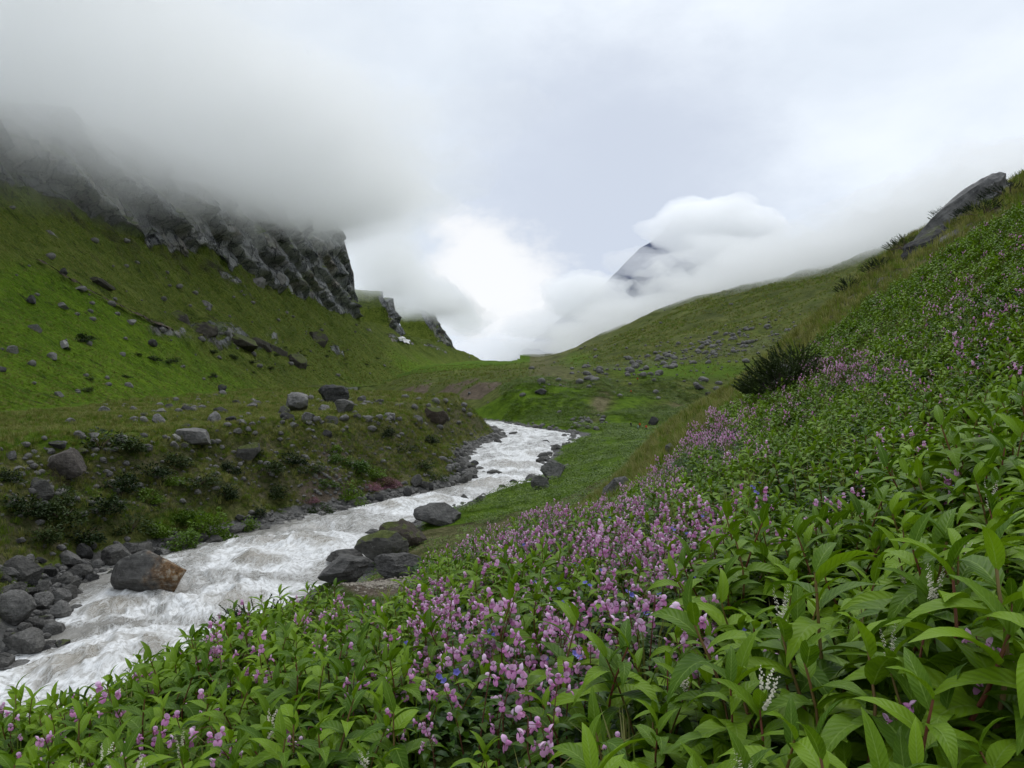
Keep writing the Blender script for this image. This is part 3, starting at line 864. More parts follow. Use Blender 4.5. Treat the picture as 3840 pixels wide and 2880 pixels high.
# ------------------------------------------------------------------ cloud banks: closed volumes that lie against the slopes
def cloud_material(name, dens):
    t = NT(name)
    v = t.node('ShaderNodeVolumePrincipled')
    v.inputs['Color'].default_value = (0.996, 0.9985, 1.0, 1)
    v.inputs['Density'].default_value = dens
    v.inputs['Anisotropy'].default_value = 0.5
    t.l.new(v.outputs[0], t.out.inputs['Volume'])
    return t.m
def slab(name, xs, ys_, bottom, topf, mat):
    X, Y = np.meshgrid(xs, ys_)
    zb_, zt_ = bottom(X, Y), topf(X, Y)
    live = (zt_ - zb_) > 9.0
    zt_ = np.maximum(zt_, zb_ + 7.0)
    nr, nc = X.shape
    vb = np.stack([X, Y, zb_], -1).reshape(-1, 3)
    vt = np.stack([X, Y, zt_], -1).reshape(-1, 3)
    n = nr * nc
    g = gridfaces(nr, nc)
    seed_ = np.zeros_like(live); seed_[np.unravel_index(np.argmax(zt_ - zb_), live.shape)] = True
    while True:                                     # keep the one connected bank, no stray scraps
        gr = seed_.copy()
        gr[1:] |= seed_[:-1]; gr[:-1] |= seed_[1:]; gr[:, 1:] |= seed_[:, :-1]; gr[:, :-1] |= seed_[:, 1:]
        gr &= live
        if (gr == seed_).all(): break
        seed_ = gr
    live = seed_
    zt_ = np.where(live, zt_, zb_ + 7.0)
    vt = np.stack([X, Y, zt_], -1).reshape(-1, 3)
    g = g[live.ravel()[g].any(1)]
    e = np.concatenate([g[:, [0, 1]], g[:, [1, 2]], g[:, [2, 3]], g[:, [3, 0]]])
    key = np.minimum(e[:, 0], e[:, 1]) * n + np.maximum(e[:, 0], e[:, 1])
    u_, first, cnt = np.unique(key, return_index=True, return_counts=True)
    rim = e[first[cnt == 1]]
    fs = [g[:, ::-1], g + n, np.stack([rim[:, 0], rim[:, 1], rim[:, 1] + n, rim[:, 0] + n], 1)]
    o = link(name, npmesh(name, np.concatenate([vb, vt]), np.concatenate(fs), mat, True))
    tag(o, kind='stuff')
    return o
def left_bank(off, seed, na, thick, wid):
    def bot(X, Y):
        zc0 = np.interp(Y, ZCL[:, 0], ZCL[:, 1]) - np.interp(Y, [100, 500, 950, 1100], [3, 6, 8, 4])
        sc = np.clip(Y / 500, 0.45, 1.5)
        n = na * sc * fbm(X / (60 * sc), Y / (60 * sc), seed, 4) + 0.4 * na * sc * fbm(X / (16 * sc), Y / (16 * sc), seed + 3, 3)
        return zc0 + off + 0.32 * np.maximum(0, X - base_x(Y) - 10) + n
    def top(X, Y):
        q = (X - base_x(Y) - 30 * np.interp(Y, [900, 1100], [1, 0])) / (wid * np.interp(Y, [550, 900, 1150], [1, .72, .5])) + 0.45 * fbm(X / 120, Y / 120, seed + 5, 3)
        ends = sstep(70, 160, Y) * (1 - sstep(1750, 2250, Y))
        th = thick * np.clip(1 - q * q, 0, 1) ** 1.6 * ends * (1 + 0.9 * fbm(X / 70, Y / 70, seed + 9, 3))
        return bot(X, Y) + th
    return bot, top
yy = np.exp(np.linspace(math.log(70), math.log(2300), 150))
for k, (off, dn, th, wd) in enumerate([(-24, 0.0022, 75, 190), (-12, 0.0035, 65, 150), (-3, 0.006, 58, 120), (3, 0.009, 52, 100), (10, 0.012, 46, 85)]):
    b_, t_ = left_bank(off, 40.0 + k, 20, th, wd)
    slab('cloud_bank', np.linspace(-380, 160, 100), yy, b_, t_, cloud_material('cloud_left_%d' % k, dn))
RID = np.array([(450, 420, 125), (700, 352, 130), (850, 312, 121), (1000, 232, 112), (1400, 158, 100), (1900, 122, 92), (2400, 80, 90)], float)
def right_bank(off, seed, na, thick):
    def mid(Y): return np.interp(Y, RID[:, 0], RID[:, 1]) + 40
    def bot(X, Y):
        sc = np.clip(Y / 700, 0.6, 1.6)
        n = na * sc * fbm(X / (70 * sc), Y / (70 * sc), seed, 4) + 0.4 * na * sc * fbm(X / (18 * sc), Y / (18 * sc), seed + 3, 3)
        return np.interp(Y, RID[:, 0], RID[:, 2]) + off + 0.20 * np.maximum(0, mid(Y) - 20 - X) + n
    def top(X, Y):
        q = (X - mid(Y)) / np.interp(Y, [450, 1000, 2400], [150, 130, 95]) + 0.4 * fbm(X / 140, Y / 140, seed + 5, 3)
        ends = sstep(420, 560, Y) * (1 - sstep(1600, 2350, Y))
        th = thick * np.interp(Y, [700, 1000, 1500], [1, .65, .5]) * np.clip(1 - q * q, 0, 1) ** 1.6 * ends * (1 + 0.9 * fbm(X / 80, Y / 80, seed + 9, 3))
        return bot(X, Y) + th
    return bot, top
yy = np.exp(np.linspace(math.log(430), math.log(2350), 120))
for k, (off, dn, th) in enumerate([(-38, 0.003, 70), (-20, 0.0055, 55), (-5, 0.008, 50), (8, 0.011, 46)]):
    b_, t_ = right_bank(off, 60.0 + k, 22, th)
    slab('cloud_bank', np.linspace(20, 660, 90), yy, b_, t_, cloud_material('cloud_right_%d' % k, dn))
def puff(px, py, d, rx, ry, rz, dens, seed):
    """one billow: a noise-swollen ellipsoid"""
    c = P(px, py, d)
    nu, nv = 72, 40
    a, b = np.meshgrid(np.linspace(0, 2 * pi, nu, endpoint=False), np.linspace(0.0, pi, nv))
    n = np.stack([np.cos(a) * np.sin(b), np.sin(a) * np.sin(b), np.cos(b)], -1)
    r = 1 + 0.55 * fbm(n[..., 0] * 1.6 + seed, n[..., 1] * 1.6, n[..., 2] * 1.6, 4, 0.55)
    v = n * r[..., None] * np.array([rx, ry, rz]) + np.array(c)
    i, j = np.meshgrid(np.arange(nv - 1), np.arange(nu), indexing='ij')
    f = np.stack([i * nu + j, (i + 1) * nu + j, (i + 1) * nu + (j + 1) % nu, i * nu + (j + 1) % nu], -1).reshape(-1, 4)
    o = link('cloud_billow', npmesh('cloud_billow', v.reshape(-1, 3), f, cloud_material('billow', dens), True))
    tag(o, kind='stuff')
for q in [(735, 262, 2500, 250, 150, 80, .006, 1.0), (586, 296, 2600, 150, 120, 85, .014, 11.0), (714, 228, 2800, 250, 130, 120, .015, 12.0), (640, 262, 2900, 150, 90, 60, .005, 14.0), (555, 325, 2700, 170, 120, 60, .008, 13.0), (655, 318, 2700, 280, 150, 75, .007, 2.0), (575, 338, 2850, 280, 150, 60, .006, 3.0),
          (500, 350, 2900, 250, 150, 50, .006, 4.0), (722, 230, 2900, 170, 150, 70, .006, 7.0), (540, 362, 3000, 400, 100, 45, .006, 8.0)]:
    puff(*q)
# ------------------------------------------------------------------ rocks
import bmesh
def rock_material(name, lo, hi, moss=0.0, rust=None, scale=1.0):
    t = NT(name)
    co = t.coord('Object')
    rnd = t.node('ShaderNodeObjectInfo').outputs['Random']
    off = t.node('ShaderNodeVectorMath', operation='ADD')
    cmb = t.node('ShaderNodeCombineXYZ')
    t.l.new(t.math('MULTIPLY', rnd, 37.0), cmb.inputs[0]); t.l.new(t.math('MULTIPLY', rnd, 11.0), cmb.inputs[1])
    t.l.new(co, off.inputs[0]); t.l.new(cmb.outputs[0], off.inputs[1])
    v = off.outputs[0]
    n1 = t.noise(v, 1.3 * scale, 6, 0.62)
    n2 = t.noise(v, 7.0 * scale, 5, 0.66)
    band = t.noise(t.coord(scale=(1, 1, 4.5), rot=(0.5, 0.3, 0), src=v), 1.6 * scale, 5, 0.6)
    f = t.mix(0.45, t.mix(0.5, n1, band), n2)
    c = t.ramp(f, [(0.37, lo), (0.50, tuple(0.5 * (a + b) for a, b in zip(lo, hi))), (0.63, hi)])
    c = t.mix(t.mapr(rnd, 0.0, 1.0, 0.0, 0.40, False), c, (0.055, 0.052, 0.048))
    c = t.mix(t.mapr(t.noise(v, 14 * scale, 3, 0.6), 0.66, 0.72, 0, 0.5), c, (0.33, 0.33, 0.30))
    if rust:
        sx = t.node('ShaderNodeSeparateXYZ'); t.l.new(co, sx.inputs[0])
        m = t.mapr(t.math('ADD', sx.outputs[0], t.math('MULTIPLY', t.math('SUBTRACT', n1, 0.5), 2.6)), rust[0], rust[1])
        c = t.mix(m, c, t.ramp(n2, [(0.34, (0.07, 0.040, 0.018)), (0.50, (0.19, 0.105, 0.045)), (0.62, (0.33, 0.28, 0.21))]))
    if moss:
        g = t.node('ShaderNodeNewGeometry')
        s = t.node('ShaderNodeSeparateXYZ'); t.l.new(g.outputs['Normal'], s.inputs[0])
        m = t.mapr(t.math('ADD', s.outputs[2], t.math('MULTIPLY', t.math('SUBTRACT', n1, 0.5), 1.6)), 1.0 - moss, 1.25 - moss)
        c = t.mix(m, c, t.ramp(n2, [(0.3, (0.030, 0.040, 0.010)), (0.7, (0.095, 0.110, 0.030))]))
    h = t.math('ADD', t.math('MULTIPLY', band, 0.6), t.math('MULTIPLY', n2, 0.5))
    return t.done(t.bsdf(c, 0.85, 0.15, t.bump(h, 1.0, 0.25)))
M_ROCK = rock_material('rock_grey', (0.045, 0.044, 0.042), (0.265, 0.255, 0.24))
M_WET = rock_material('rock_wet', (0.026, 0.025, 0.024), (0.17, 0.163, 0.15))
M_PALE = rock_material('rock_pale', (0.13, 0.125, 0.115), (0.34, 0.33, 0.31))
M_MOSS = rock_material('rock_mossy', (0.040, 0.038, 0.035), (0.15, 0.145, 0.13), moss=0.45)
M_RUST = rock_material('rock_rust', (0.028, 0.026, 0.025), (0.15, 0.145, 0.135), rust=(0.05, 0.85), scale=1.0)
M_BROWN = rock_material('rock_brown', (0.030, 0.022, 0.016), (0.11, 0.085, 0.065), moss=0.35)
M_DARK = rock_material('rock_dark', (0.012, 0.012, 0.013), (0.085, 0.083, 0.082), moss=0.12)
def rock_mesh(name, seed, mat, sub=3, size=(1, 1, 1), cuts=9, rough=0.10, cut_d=(0.62, 0.92), strata=0.0):
    rs = np.random.RandomState(seed)
    bm = bmesh.new()
    bmesh.ops.create_icosphere(bm, subdivisions=sub, radius=1.0)
    v = np.array([q.co[:] for q in bm.verts])
    o = rs.uniform(0, 50, 3)
    v = v * (1 + rough * 2.2 * fbm(v[:, 0] * 1.1 + o[0], v[:, 1] * 1.1 + o[1], v[:, 2] * 1.1 + o[2], 3))[:, None]
    for k in range(cuts):
        n = rs.normal(size=3); n[2] *= 0.8; n /= np.linalg.norm(n)
        d = rs.uniform(*cut_d)
        over = v @ n - d
        m = over > 0
        v[m] -= np.outer(over[m] * 0.985, n)
    nrm = v / np.linalg.norm(v, axis=1)[:, None]
    v = v + nrm * (0.55 * rough * fbm(v[:, 0] * 3.1 + o[1], v[:, 1] * 3.1 + o[2], v[:, 2] * 3.1 + o[0], 3))[:, None]
    if strata:
        v = v + nrm * (strata * ridged((v[:, 0] * .35 + v[:, 2]) * 3.0 + o[0], v[:, 1] * 0.7, 0.0, 3))[:, None]
    v *= np.array(size)
    for q, p in zip(bm.verts, v):
        q.co = p
    me = bpy.data.meshes.new(name)
    bm.to_mesh(me); bm.free()
    me.polygons.foreach_set('use_smooth', np.ones(len(me.polygons), bool))
    try:
        me.set_sharp_from_angle(angle=radians(22))
    except Exception:
        pass
    me.materials.append(mat)
    return me
ROCKS = {}
for key, mat in (('grey', M_ROCK), ('wet', M_WET), ('pale', M_PALE), ('moss', M_MOSS), ('dark', M_DARK)):
    ROCKS[key] = [rock_mesh('boulder_' + key, 100 + 17 * i + 3 * len(key), mat, 3, (1, 0.72 + 0.12 * (i % 3), 0.58 + 0.12 * (i % 4)), 13, 0.13, (.42, .86)) for i in range(9)]
N_B = 0
def boulder(p, w, key='grey', label=None, group=None, sink=0.3, rz=None, hk=1.0, tilt=0.3, mesh=None, name='boulder'):
    """one boulder about w metres wide standing at p"""
    global N_B
    N_B += 1
    me = mesh or random.choice(ROCKS[key])
    o = link(name, me)
    k = w / 2
    o.scale = (k, k, k * hk)
    o.rotation_euler = (random.uniform(-tilt, tilt), random.uniform(-tilt, tilt), random.uniform(0, 6.28) if rz is None else rz)
    o.location = Vector(p) + Vector((0, 0, k * hk * 0.62 * (1 - 2 * sink)))
    tag(o, label, 'boulder', group)
    return o
def pxw(w2212, d): return w2212 * K / F * d
# --- single, recognisable boulders
def hero(X, Y, w, hfrac, key, label, d=None, seed=1, strata=0.0, water=False, mat=None, rz=0.0, sink=0.28, cuts=13, depth=0.8, rough=0.15, cut_d=(0.48, 0.88)):
    if water:
        x, y = river_pt(X, Y)
        p = Vector((x, y, float(zr(y)) + 0.1))
    elif d is None:
        p = ground_at(X * K, Y * K, 24 if Y > 950 else 1.5)
    else:
        x = (X * K - CX) / F * d
        p = Vector((x, d, float(ground(np.array([x]), np.array([d]))[0])))
    wm = pxw(w, p.y)
    me = rock_mesh('boulder', seed, mat or ROCKS[key][0].materials[0], 4, (1, depth, hfrac * 1.25), cuts, rough, cut_d, strata)
    return boulder(p, wm, label=label, mesh=me, rz=rz, sink=sink, tilt=0.04)
hero(336, 1284, 172, 0.62, 'wet', 'big dark boulder with a rusty orange end standing in the white river', water=True, mat=M_RUST, seed=3, sink=0.22, rough=.10, cuts=9)
hero(597, 1197, 24, 0.55, 'wet', 'small orange brown rock breaking the surface of the rapids', water=True, seed=8, mat=rock_material('rock_ochre', (0.14, 0.075, 0.03), (0.34, 0.24, 0.13)))
hero(950, 1112, 108, 0.44, 'dark', 'dark layered boulder on the green right bank at the water', seed=21, strata=0.07, d=78, mat=rock_material('rock_layered', (0.03, 0.03, 0.031), (0.20, 0.195, 0.185)), sink=.3)
hero(872, 1190, 100, 0.72, 'moss', 'brown overhanging bank rock with grass on its top', seed=33, mat=M_BROWN, d=68, sink=0.12)
hero(838, 1232, 150, 0.45, 'moss', 'long mossy slab of rock below the overhanging bank rock', seed=35, mat=M_MOSS, d=63, strata=.05, rz=0.25, sink=.2)
hero(752, 1224, 92, 0.32, 'wet', 'low dark flat rock at the water edge of the right bank', seed=39, water=True, rz=0.15, strata=.04, sink=.2)
hero(806, 1160, 42, 0.38, 'wet', 'small dark wedge of rock in the water by the brown bank rock', seed=41, water=True)
hero(740, 1284, 140, 0.36, 'grey', 'pale grey layered rock beside the gravel patch in front of the river', d=12.6, seed=45, strata=.05, sink=.2)
hero(858, 1262, 112, 0.46, 'grey', 'rounded grey rock behind the gravel patch, nearest the pink flowers', d=13.4, seed=47, strata=.05, sink=.2)
hero(1332, 1058, 82, 0.6, 'grey', 'grey rock above the pink flowers on the right slope', d=27, seed=51, strata=.04, sink=.15)
hero(1090, 1110, 58, 0.5, 'grey', 'small grey rock at the upper edge of the flowers', d=20, seed=53, sink=.2)
hero(1195, 1034, 60, 0.62, 'grey', 'slanting grey slab standing on the right river bank', d=103, seed=55, strata=.04, sink=.1)
hero(1168, 1068, 40, 0.9, 'grey', 'narrow upright stone leaning on the right river bank', d=92, seed=57, sink=.1, cuts=14)
hero(1064, 1029, 36, 0.46, 'wet', 'lone dark boulder midstream below the bend', water=True, seed=61)
hero(1180, 960, 22, 0.45, 'wet', 'rounded rock midstream near the far bend', water=True, seed=63)
hero(1110, 941, 26, 0.3, 'wet', 'flat dark rocks breaking the water at the headland', water=True, seed=65)
hero(1172, 990, 30, 0.55, 'wet', 'dark boulder at the right edge of the water near the bend', water=True, seed=66)
hero(1680, 1318, 200, 0.50, 'grey', 'large pale grey rock half hidden under the foreground leaves', d=4.6, seed=71, rough=.06, sink=.22, cuts=12)
hero(1762, 1490, 150, 0.45, 'grey', 'shaded grey stone low between the leaves at the bottom', d=2.9, seed=73, sink=.35)
hero(1240, 1280, 130, 0.5, 'dark', 'small shaded stone under the balsam leaves', d=5.2, seed=75, sink=.4)
hero(1410, 908, 26, 0.75, 'dark', 'pyramid shaped dark rock beside the hikers path', d=238, seed=77, cuts=14, cut_d=(.45, .8), sink=.1)
hero(1690, 872, 110, 0.55, 'dark', 'dark broken rock under the dark juniper bush', d=24, seed=79, strata=.08, sink=.2)
hero(1450, 975, 44, 0.6, 'grey', 'small grey rock on the grassy spur above the flowers', d=27, seed=81, sink=.2)
hero(1500, 946, 34, 0.5, 'dark', 'small black rock at the edge of the leafy slope', d=26, seed=83, sink=.2)
hero(425, 965, 86, 0.48, 'grey', 'broad grey boulder lying on the terrace rim', seed=85, sink=.15, strata=.04)
hero(140, 1030, 86, 0.85, 'dark', 'tall angular dark boulder on the terrace rim by the left edge', seed=87, sink=.12, cuts=13, mat=rock_material('rock_umber', (0.035, 0.030, 0.027), (0.15, 0.13, 0.115)))
hero(532, 1000, 62, 0.8, 'moss', 'dark block with a mossy cap on the left bank slope', seed=89, sink=.2)
hero(88, 1075, 62, 0.75, 'moss', 'black rock with a green mossy top at the left end of the bank', seed=91, sink=.2)
hero(938, 915, 60, 0.62, 'moss', 'brown split block at the rim above the river bend', seed=93, sink=.15, mat=M_BROWN)
hero(640, 890, 74, 0.58, 'grey', 'large pale boulder on the terrace in front of the mountain', seed=95, sink=.12)
hero(745, 893, 50, 0.9, 'grey', 'upright grey block on the terrace, tallest of its cluster', seed=97, sink=.1, cuts=13)
hero(720, 872, 74, 0.5, 'dark', 'wide dark block on the terrace behind the pale boulder', seed=99, sink=.1)
hero(480, 845, 22, 0.7, 'dark', 'lone dark rock on the bright grass at the mountain foot', seed=101, sink=.1)
hero(680, 1035, 0 + 20, 0.6, 'pale', 'pale stone at the top of the bare scree chute', seed=103)
# left shore, near: two smooth giants and the heap round them
for (X, Y, w, hf, sd, lab) in [(30, 1345, 96, .8, 1, 'huge grey rounded boulder on the left shore at the picture edge'), (55, 1410, 110, .42, 2, 'long smooth dark boulder reaching into the water at the lower left'),
        (8, 1448, 70, .55, 3, 'tan boulder at the water in the lower left corner'), (118, 1375, 52, .62, 4, 'dark square boulder at the water in front of the heap'),
        (124, 1310, 58, .72, 5, 'cracked grey boulder at the water edge of the heap'), (300, 1208, 76, .5, 6, 'smooth oval boulder at the top of the left shore heap'),
        (262, 1222, 88, .5, 7, 'large dark boulder just upstream of the rusty boulder'), (152, 1222, 66, .5, 8, 'broad rounded boulder high on the left shore heap'),
        (50, 1255, 84, .75, 9, 'steep grey boulder against the green bank at the left'), (170, 1250, 60, .45, 10, 'flat lying boulder in the left shore heap'),
        (150, 1290, 44, .6, 12, 'dark boulder near the water in the left shore heap'), (25, 1300, 76, .6, 13, 'weathered boulder behind the huge rounded one')]:
    hero(X, Y, w, hf, 'wet', lab, seed=200 + sd, d=None, cuts=9, rough=.09, cut_d=(.5, .9), sink=.2, mat=M_ROCK if sd in (1, 4, 5, 8) else M_WET)
def in_view(p, m=0):
    px, py = CX + F * p.x / p.y, CY - F * p.z / p.y
    return -m < px < 1024 + m and -m < py < 768 + m
cand = []
def add_c(p, w, key, label, group, sink=0.3):
    if p is None: return
    cand.append((w / p.y, p, w, key, label, group, sink))
# shore heap at the near left
for i in range(150):
    u = random.uniform(-30, 165); v = random.uniform(0, 1)
    py = lerp(545 + 0.05 * u, 690 - 0.55 * max(0, u), v)
    p = ground_at(u, py, 30)
    if p is not None and p.z - float(zr(p.y)) < 3.2 and p.y < 95:
        add_c(p, random.choice([.6, .8, .9, 1.1, 1.4, 1.8]), random.choice(['wet', 'wet', 'grey', 'dark']), 'grey river boulder in the heap on the near left shore', 'boulders heaped on the near left shore', .25)
# the waterline of both banks
for pl, sd, n in ((LEFT, -1, 300), (RIGHT, 1, 150)):
    dd = densify(pl, 0.8)
    dd = dd[(dd[:, 1] > 34) & (dd[:, 1] < 262)]
    for i in range(n):
        a = dd[RS.randint(len(dd))]
        x, y = a[0] + RS.normal(0, .9) + sd * 0.5, a[1] + RS.normal(0, .9)
        z = float(ground(np.array([x]), np.array([y]))[0])
        z = max(z, float(zr(y)) - .1)
        s = RS.choice([.5, .7, .9, 1.2, 1.7], p=[.3, .3, .2, .14, .06]) * (1 + y / 260)
        add_c(Vector((x, y, z)), s, RS.choice(['wet', 'wet', 'grey', 'dark']), 'dark stone at the waterline of the %s bank' % ('left' if sd < 0 else 'right'), 'stones along the waterline', .25)
# pointed pile at the inner bend and rocks round the headland
for i in range(46):
    p = ground_at(random.gauss(464, 9), random.gauss(468, 8), 60)
    add_c(p, random.choice([1.2, 1.8, 2.4]), random.choice(['wet', 'grey', 'dark']), 'grey boulder in the pile at the inner bend', 'boulders piled at the inner bend', .25)
for i in range(30):
    p = ground_at(random.gauss(584, 12), random.gauss(424, 4), 150)
    add_c(p, random.choice([1.5, 2.2]), 'dark', 'dark stone in the rubble at the far end of the bend', 'rubble at the far end of the bend', .25)
# terrace and its rim
for i in range(300):
    if i % 2:
        u = random.uniform(0, 470)
        rim = np.interp(u, [0, 185, 450], [458, 437, 411])
        py = rim + random.gauss(4, 10)
        s = random.choice([.35, .45, .6, .8, 1.3])
    else:
        u = random.uniform(100, 470); py = random.uniform(394, 425)
        s = random.choice([.5, .7, 1.0, 1.4, 2.0])
    p = ground_at(u, py, 35)
    if p is None or p.x < foot_x(p.y) + 3: continue
    add_c(p, s * (1 + p.y / 500), random.choice(['grey', 'grey', 'pale', 'moss', 'dark']), 'grey boulder scattered on the grassy river terrace', 'boulders on the river terrace', .36)
for i in range(420):
    u = random.uniform(0, 460); py = np.interp(u, [0, 185, 450], [500, 480, 445]) + random.gauss(0, 16)
    p = ground_at(u, py, 35)
    add_c(p, random.choice([.25, .3, .4, .5, .9]), random.choice(['grey', 'pale', 'moss', 'dark']), 'stone sunk in the dark left bank slope', 'stones in the left bank slope', .35)
for i in range(160):
    p = ground_at(random.gauss(326, 12), random.gauss(482, 18), 35)
    add_c(p, random.choice([.35, .5, .7]), random.choice(['grey', 'pale']), 'stone lying in the bare scree chute', 'stones in the scree chute', .3)
# far boulder field and terrace
for i in range(1100):
    u = random.gauss(705, 66)
    py = 352 - 0.20 * (u - 700) + random.gauss(0, 9)
    if float(fbm(u / 16, py / 5, 2.0, 2)) < random.uniform(-.15, .15): continue
    p = ground_at(u, py, 290, 900)
    add_c(p, random.choice([.8, 1.0, 1.2, 1.6, 2, 2.6, 4.4]), random.choice(['grey', 'dark', 'grey', 'pale']), 'grey block in the boulder field under the far slope', 'blocks of the far boulder field', .25)
for i in range(70):
    p = ground_at(random.uniform(520, 800), random.uniform(300, 400), 230, 1500)
    add_c(p, random.choice([1.5, 2.5, 3.5, 5]), random.choice(['grey', 'dark']), 'rock dotted over the far right slope', 'rocks on the far right slope', .3)
# mountain slope
for i in range(120):
    u = random.uniform(0, 400)
    py = random.uniform(np.interp(u, [0, 166, 278, 352, 400], [190, 255, 300, 322, 338]), np.interp(u, [0, 230, 400], [400, 380, 370]))
    p = mount_at(u, py)
    add_c(p, random.choice([1.2, 1.8, 2.5, 4.0]), random.choice(['grey', 'dark', 'grey', 'pale']), 'grey rock lying on the grass slope of the left mountain', 'rocks on the left mountain slope', .3)
cand.sort(key=lambda c: -c[0])
NBIG = 300 - N_B
LOOK = {'grey': 'grey', 'wet': 'wet grey', 'pale': 'pale', 'moss': 'mossy', 'dark': 'dark'}
def where_words(p):
    px, py = CX + F * p.x / p.y, CY - F * p.z / p.y
    for lim, wd_ in ((60, 'at the left edge'), (130, 'left of the rusty boulder'), (200, 'above the rusty boulder'), (270, 'right of the broad rim boulder'), (340, 'around the pale terrace boulder'), (410, 'above the scree chute'),
                     (480, 'near the inner bend'), (560, 'beside the far bend'), (640, 'below the far slope'), (720, 'left of the juniper'), (1100, 'above the juniper')):
        if px < lim: break
    return wd_ + (' far off' if py < 400 else ' upper' if py < 470 else ' middle' if py < 560 else ' lower')
def short_label(label, key, w, p):
    core = label.split(' ', 1)[1].replace('scattered ', '').replace('grassy ', '').replace('lying ', '').replace('dotted ', '')
    sz = 'small' if w < .75 else 'middling' if w < 1.3 else 'big' if w < 2.2 else 'huge'
    return ' '.join(('%s %s %s, %s' % (sz, LOOK[key], core, where_words(p))).split()[:16])
for _, p, w, key, label, group, sink in cand[:NBIG]:
    boulder(p, w, key, short_label(label, key, w, p), group, sink)
def joined_rocks(name, items, mat):
    tv, tf, n = [], [], 0
    base = []
    for i in range(6):
        me = rock_mesh('tmp', 400 + i, mat, 2, (1, .8, .65), 8)
        v = np.empty(len(me.vertices) * 3); me.vertices.foreach_get('co', v)
        f = np.empty(len(me.polygons) * 3, int); me.polygons.foreach_get('vertices', f)
        base.append((v.reshape(-1, 3), f.reshape(-1, 3)))
        bpy.data.meshes.remove(me)
    for p, w in items:
        v, f = random.choice(base)
        a = random.uniform(0, 6.28)
        R_ = np.array(Euler((random.uniform(-.4, .4), random.uniform(-.4, .4), a)).to_matrix())
        tv.append(v @ R_.T * (w / 2) + np.array(p) + np.array([0, 0, w * .1]))
        tf.append(f + n); n += len(v)
    me = npmesh(name, np.concatenate(tv), np.concatenate(tf), mat, False)
    return tag(link(name, me), kind='stuff')
rest = cand[NBIG:]
more = [(p, w) for _, p, w, *_ in rest]
for i in range(1700):                       # fine rubble along the left water edge
    a = LEFT[RS.randint(4, 24)]
    dd = densify(LEFT[4:25], 0.5)
    a = dd[RS.randint(len(dd))]
    x, y = a[0] - abs(RS.normal(0, 1.6)), a[1] + RS.normal(0, 1.2)
    more.append((Vector((x, y, 0)), RS.choice([.25, .35, .5, .7])))
xs_ = np.array([m[0].x for m in more[-1700:]]); ys__ = np.array([m[0].y for m in more[-1700:]])
for m, z in zip(more[-1700:], ground(xs_, ys__)):
    m[0].z = z
joined_rocks('scattered_stones', more, M_ROCK)
t = NT('gravel')
M_GRAV = t.done(t.bsdf(t.ramp(t.noise(t.coord('Object'), 9.0, 3), [(0.3, (0.12, 0.105, 0.085)), (0.7, (0.36, 0.32, 0.26))]), 0.85, 0.2))
gp = []
for i in range(900):
    u, d = random.gauss(382, 22), random.gauss(12.1, .55)
    x = (u - CX) / F * d
    gp.append((x, d, RS.choice([.02, .03, .045, .06])))
gp = np.array(gp)
gz = ground(gp[:, 0], gp[:, 1])
joined_rocks('gravel', [(Vector((a, b, c)), w) for (a, b, w), c in zip(gp, gz)], M_GRAV)
# rock outcrops in the slopes
M_LEDGE = rock_material('rock_ledge', (0.016, 0.014, 0.012), (0.10, 0.088, 0.072), moss=0.55)
def outcrop(p, w, h, dep, rz, seed, label, mat, tilt=0.0, st=0.22):
    me = rock_mesh('rock_outcrop', seed, mat, 4, (1, dep / w, h / w), 14, 0.18, (.45, .85), st)
    o = link('rock_outcrop', me)
    o.scale = (w / 2,) * 3
    o.rotation_euler = (0, tilt, rz)
    o.location = p
    tag(o, label, 'rock outcrop', 'rock outcrops in the slopes')
    return o
for i, (X, Y, w, h) in enumerate([(400, 690, 60, 22), (450, 712, 70, 26), (520, 735, 90, 30), (600, 755, 50, 22), (640, 775, 75, 30), (560, 745, 50, 20), (690, 735, 50, 30), (215, 610, 80, 16),
                                  (110, 500, 36, 18), (440, 650, 36, 14), (560, 610, 44, 24), (610, 600, 36, 22), (250, 750, 0, 0)]):
    if not w: continue
    p = mount_at(X * K, Y * K, 100, 900)
    lab = ['dark cave-like ledge highest in the row on the left slope', 'second dark ledge in the row on the left slope', 'broad black ledge in the middle of the left slope row', 'dark ledge next to the lowest one on the left slope',
           'lowest overhanging dark ledge on the left slope', 'narrow dark ledge between two broad ones on the left slope', 'dark rock rib right of the ledges on the left slope', 'flat black slab above the trail on the left slope',
           'pair of grey rocks high on the left slope', 'flat pale slab above the dark ledges', 'grey slab sticking out below the cliff wall', 'grey tilted slab beside the cliff foot'][i]
    outcrop(p + Vector((-1.5, 1.5, -.5)), pxw(w, p.y) * 1.2, pxw(h, p.y) * 2.0, pxw(w, p.y) * .9, 0.9, 300 + i, lab, M_LEDGE if i < 8 else M_ROCK, 0.35, .05)
def hill_pt(u, d, dz=0.0):
    x = (u - CX) / F * d
    return Vector((x, d, float(ground(np.array([x]), np.array([d]))[0]) + dz))
M_SLAB = rock_material('rock_slab', (0.05, 0.05, 0.052), (0.26, 0.255, 0.245))
outcrop(hill_pt(964, 41, -.2), 6.2, 2.6, 2.4, 0.1, 331, 'long grey slab crowning the right hillside', M_SLAB, -0.72)
outcrop(hill_pt(930, 38, -.5), 3.4, 2.0, 2.0, 0.1, 332, 'dark rock face below the grey slab on the right hillside', M_DARK, -0.6)
outcrop(hill_pt(960, 36, -.5), 3.0, 1.6, 2.0, 0.2, 333, 'broken grey rock under the slab on the right hillside', M_ROCK, -0.5)
outcrop(hill_pt(890, 36, -.35), 2.2, .9, 1.2, 0.2, 334, 'grey ledge in the grass halfway up the right hillside', M_ROCK, -0.55)
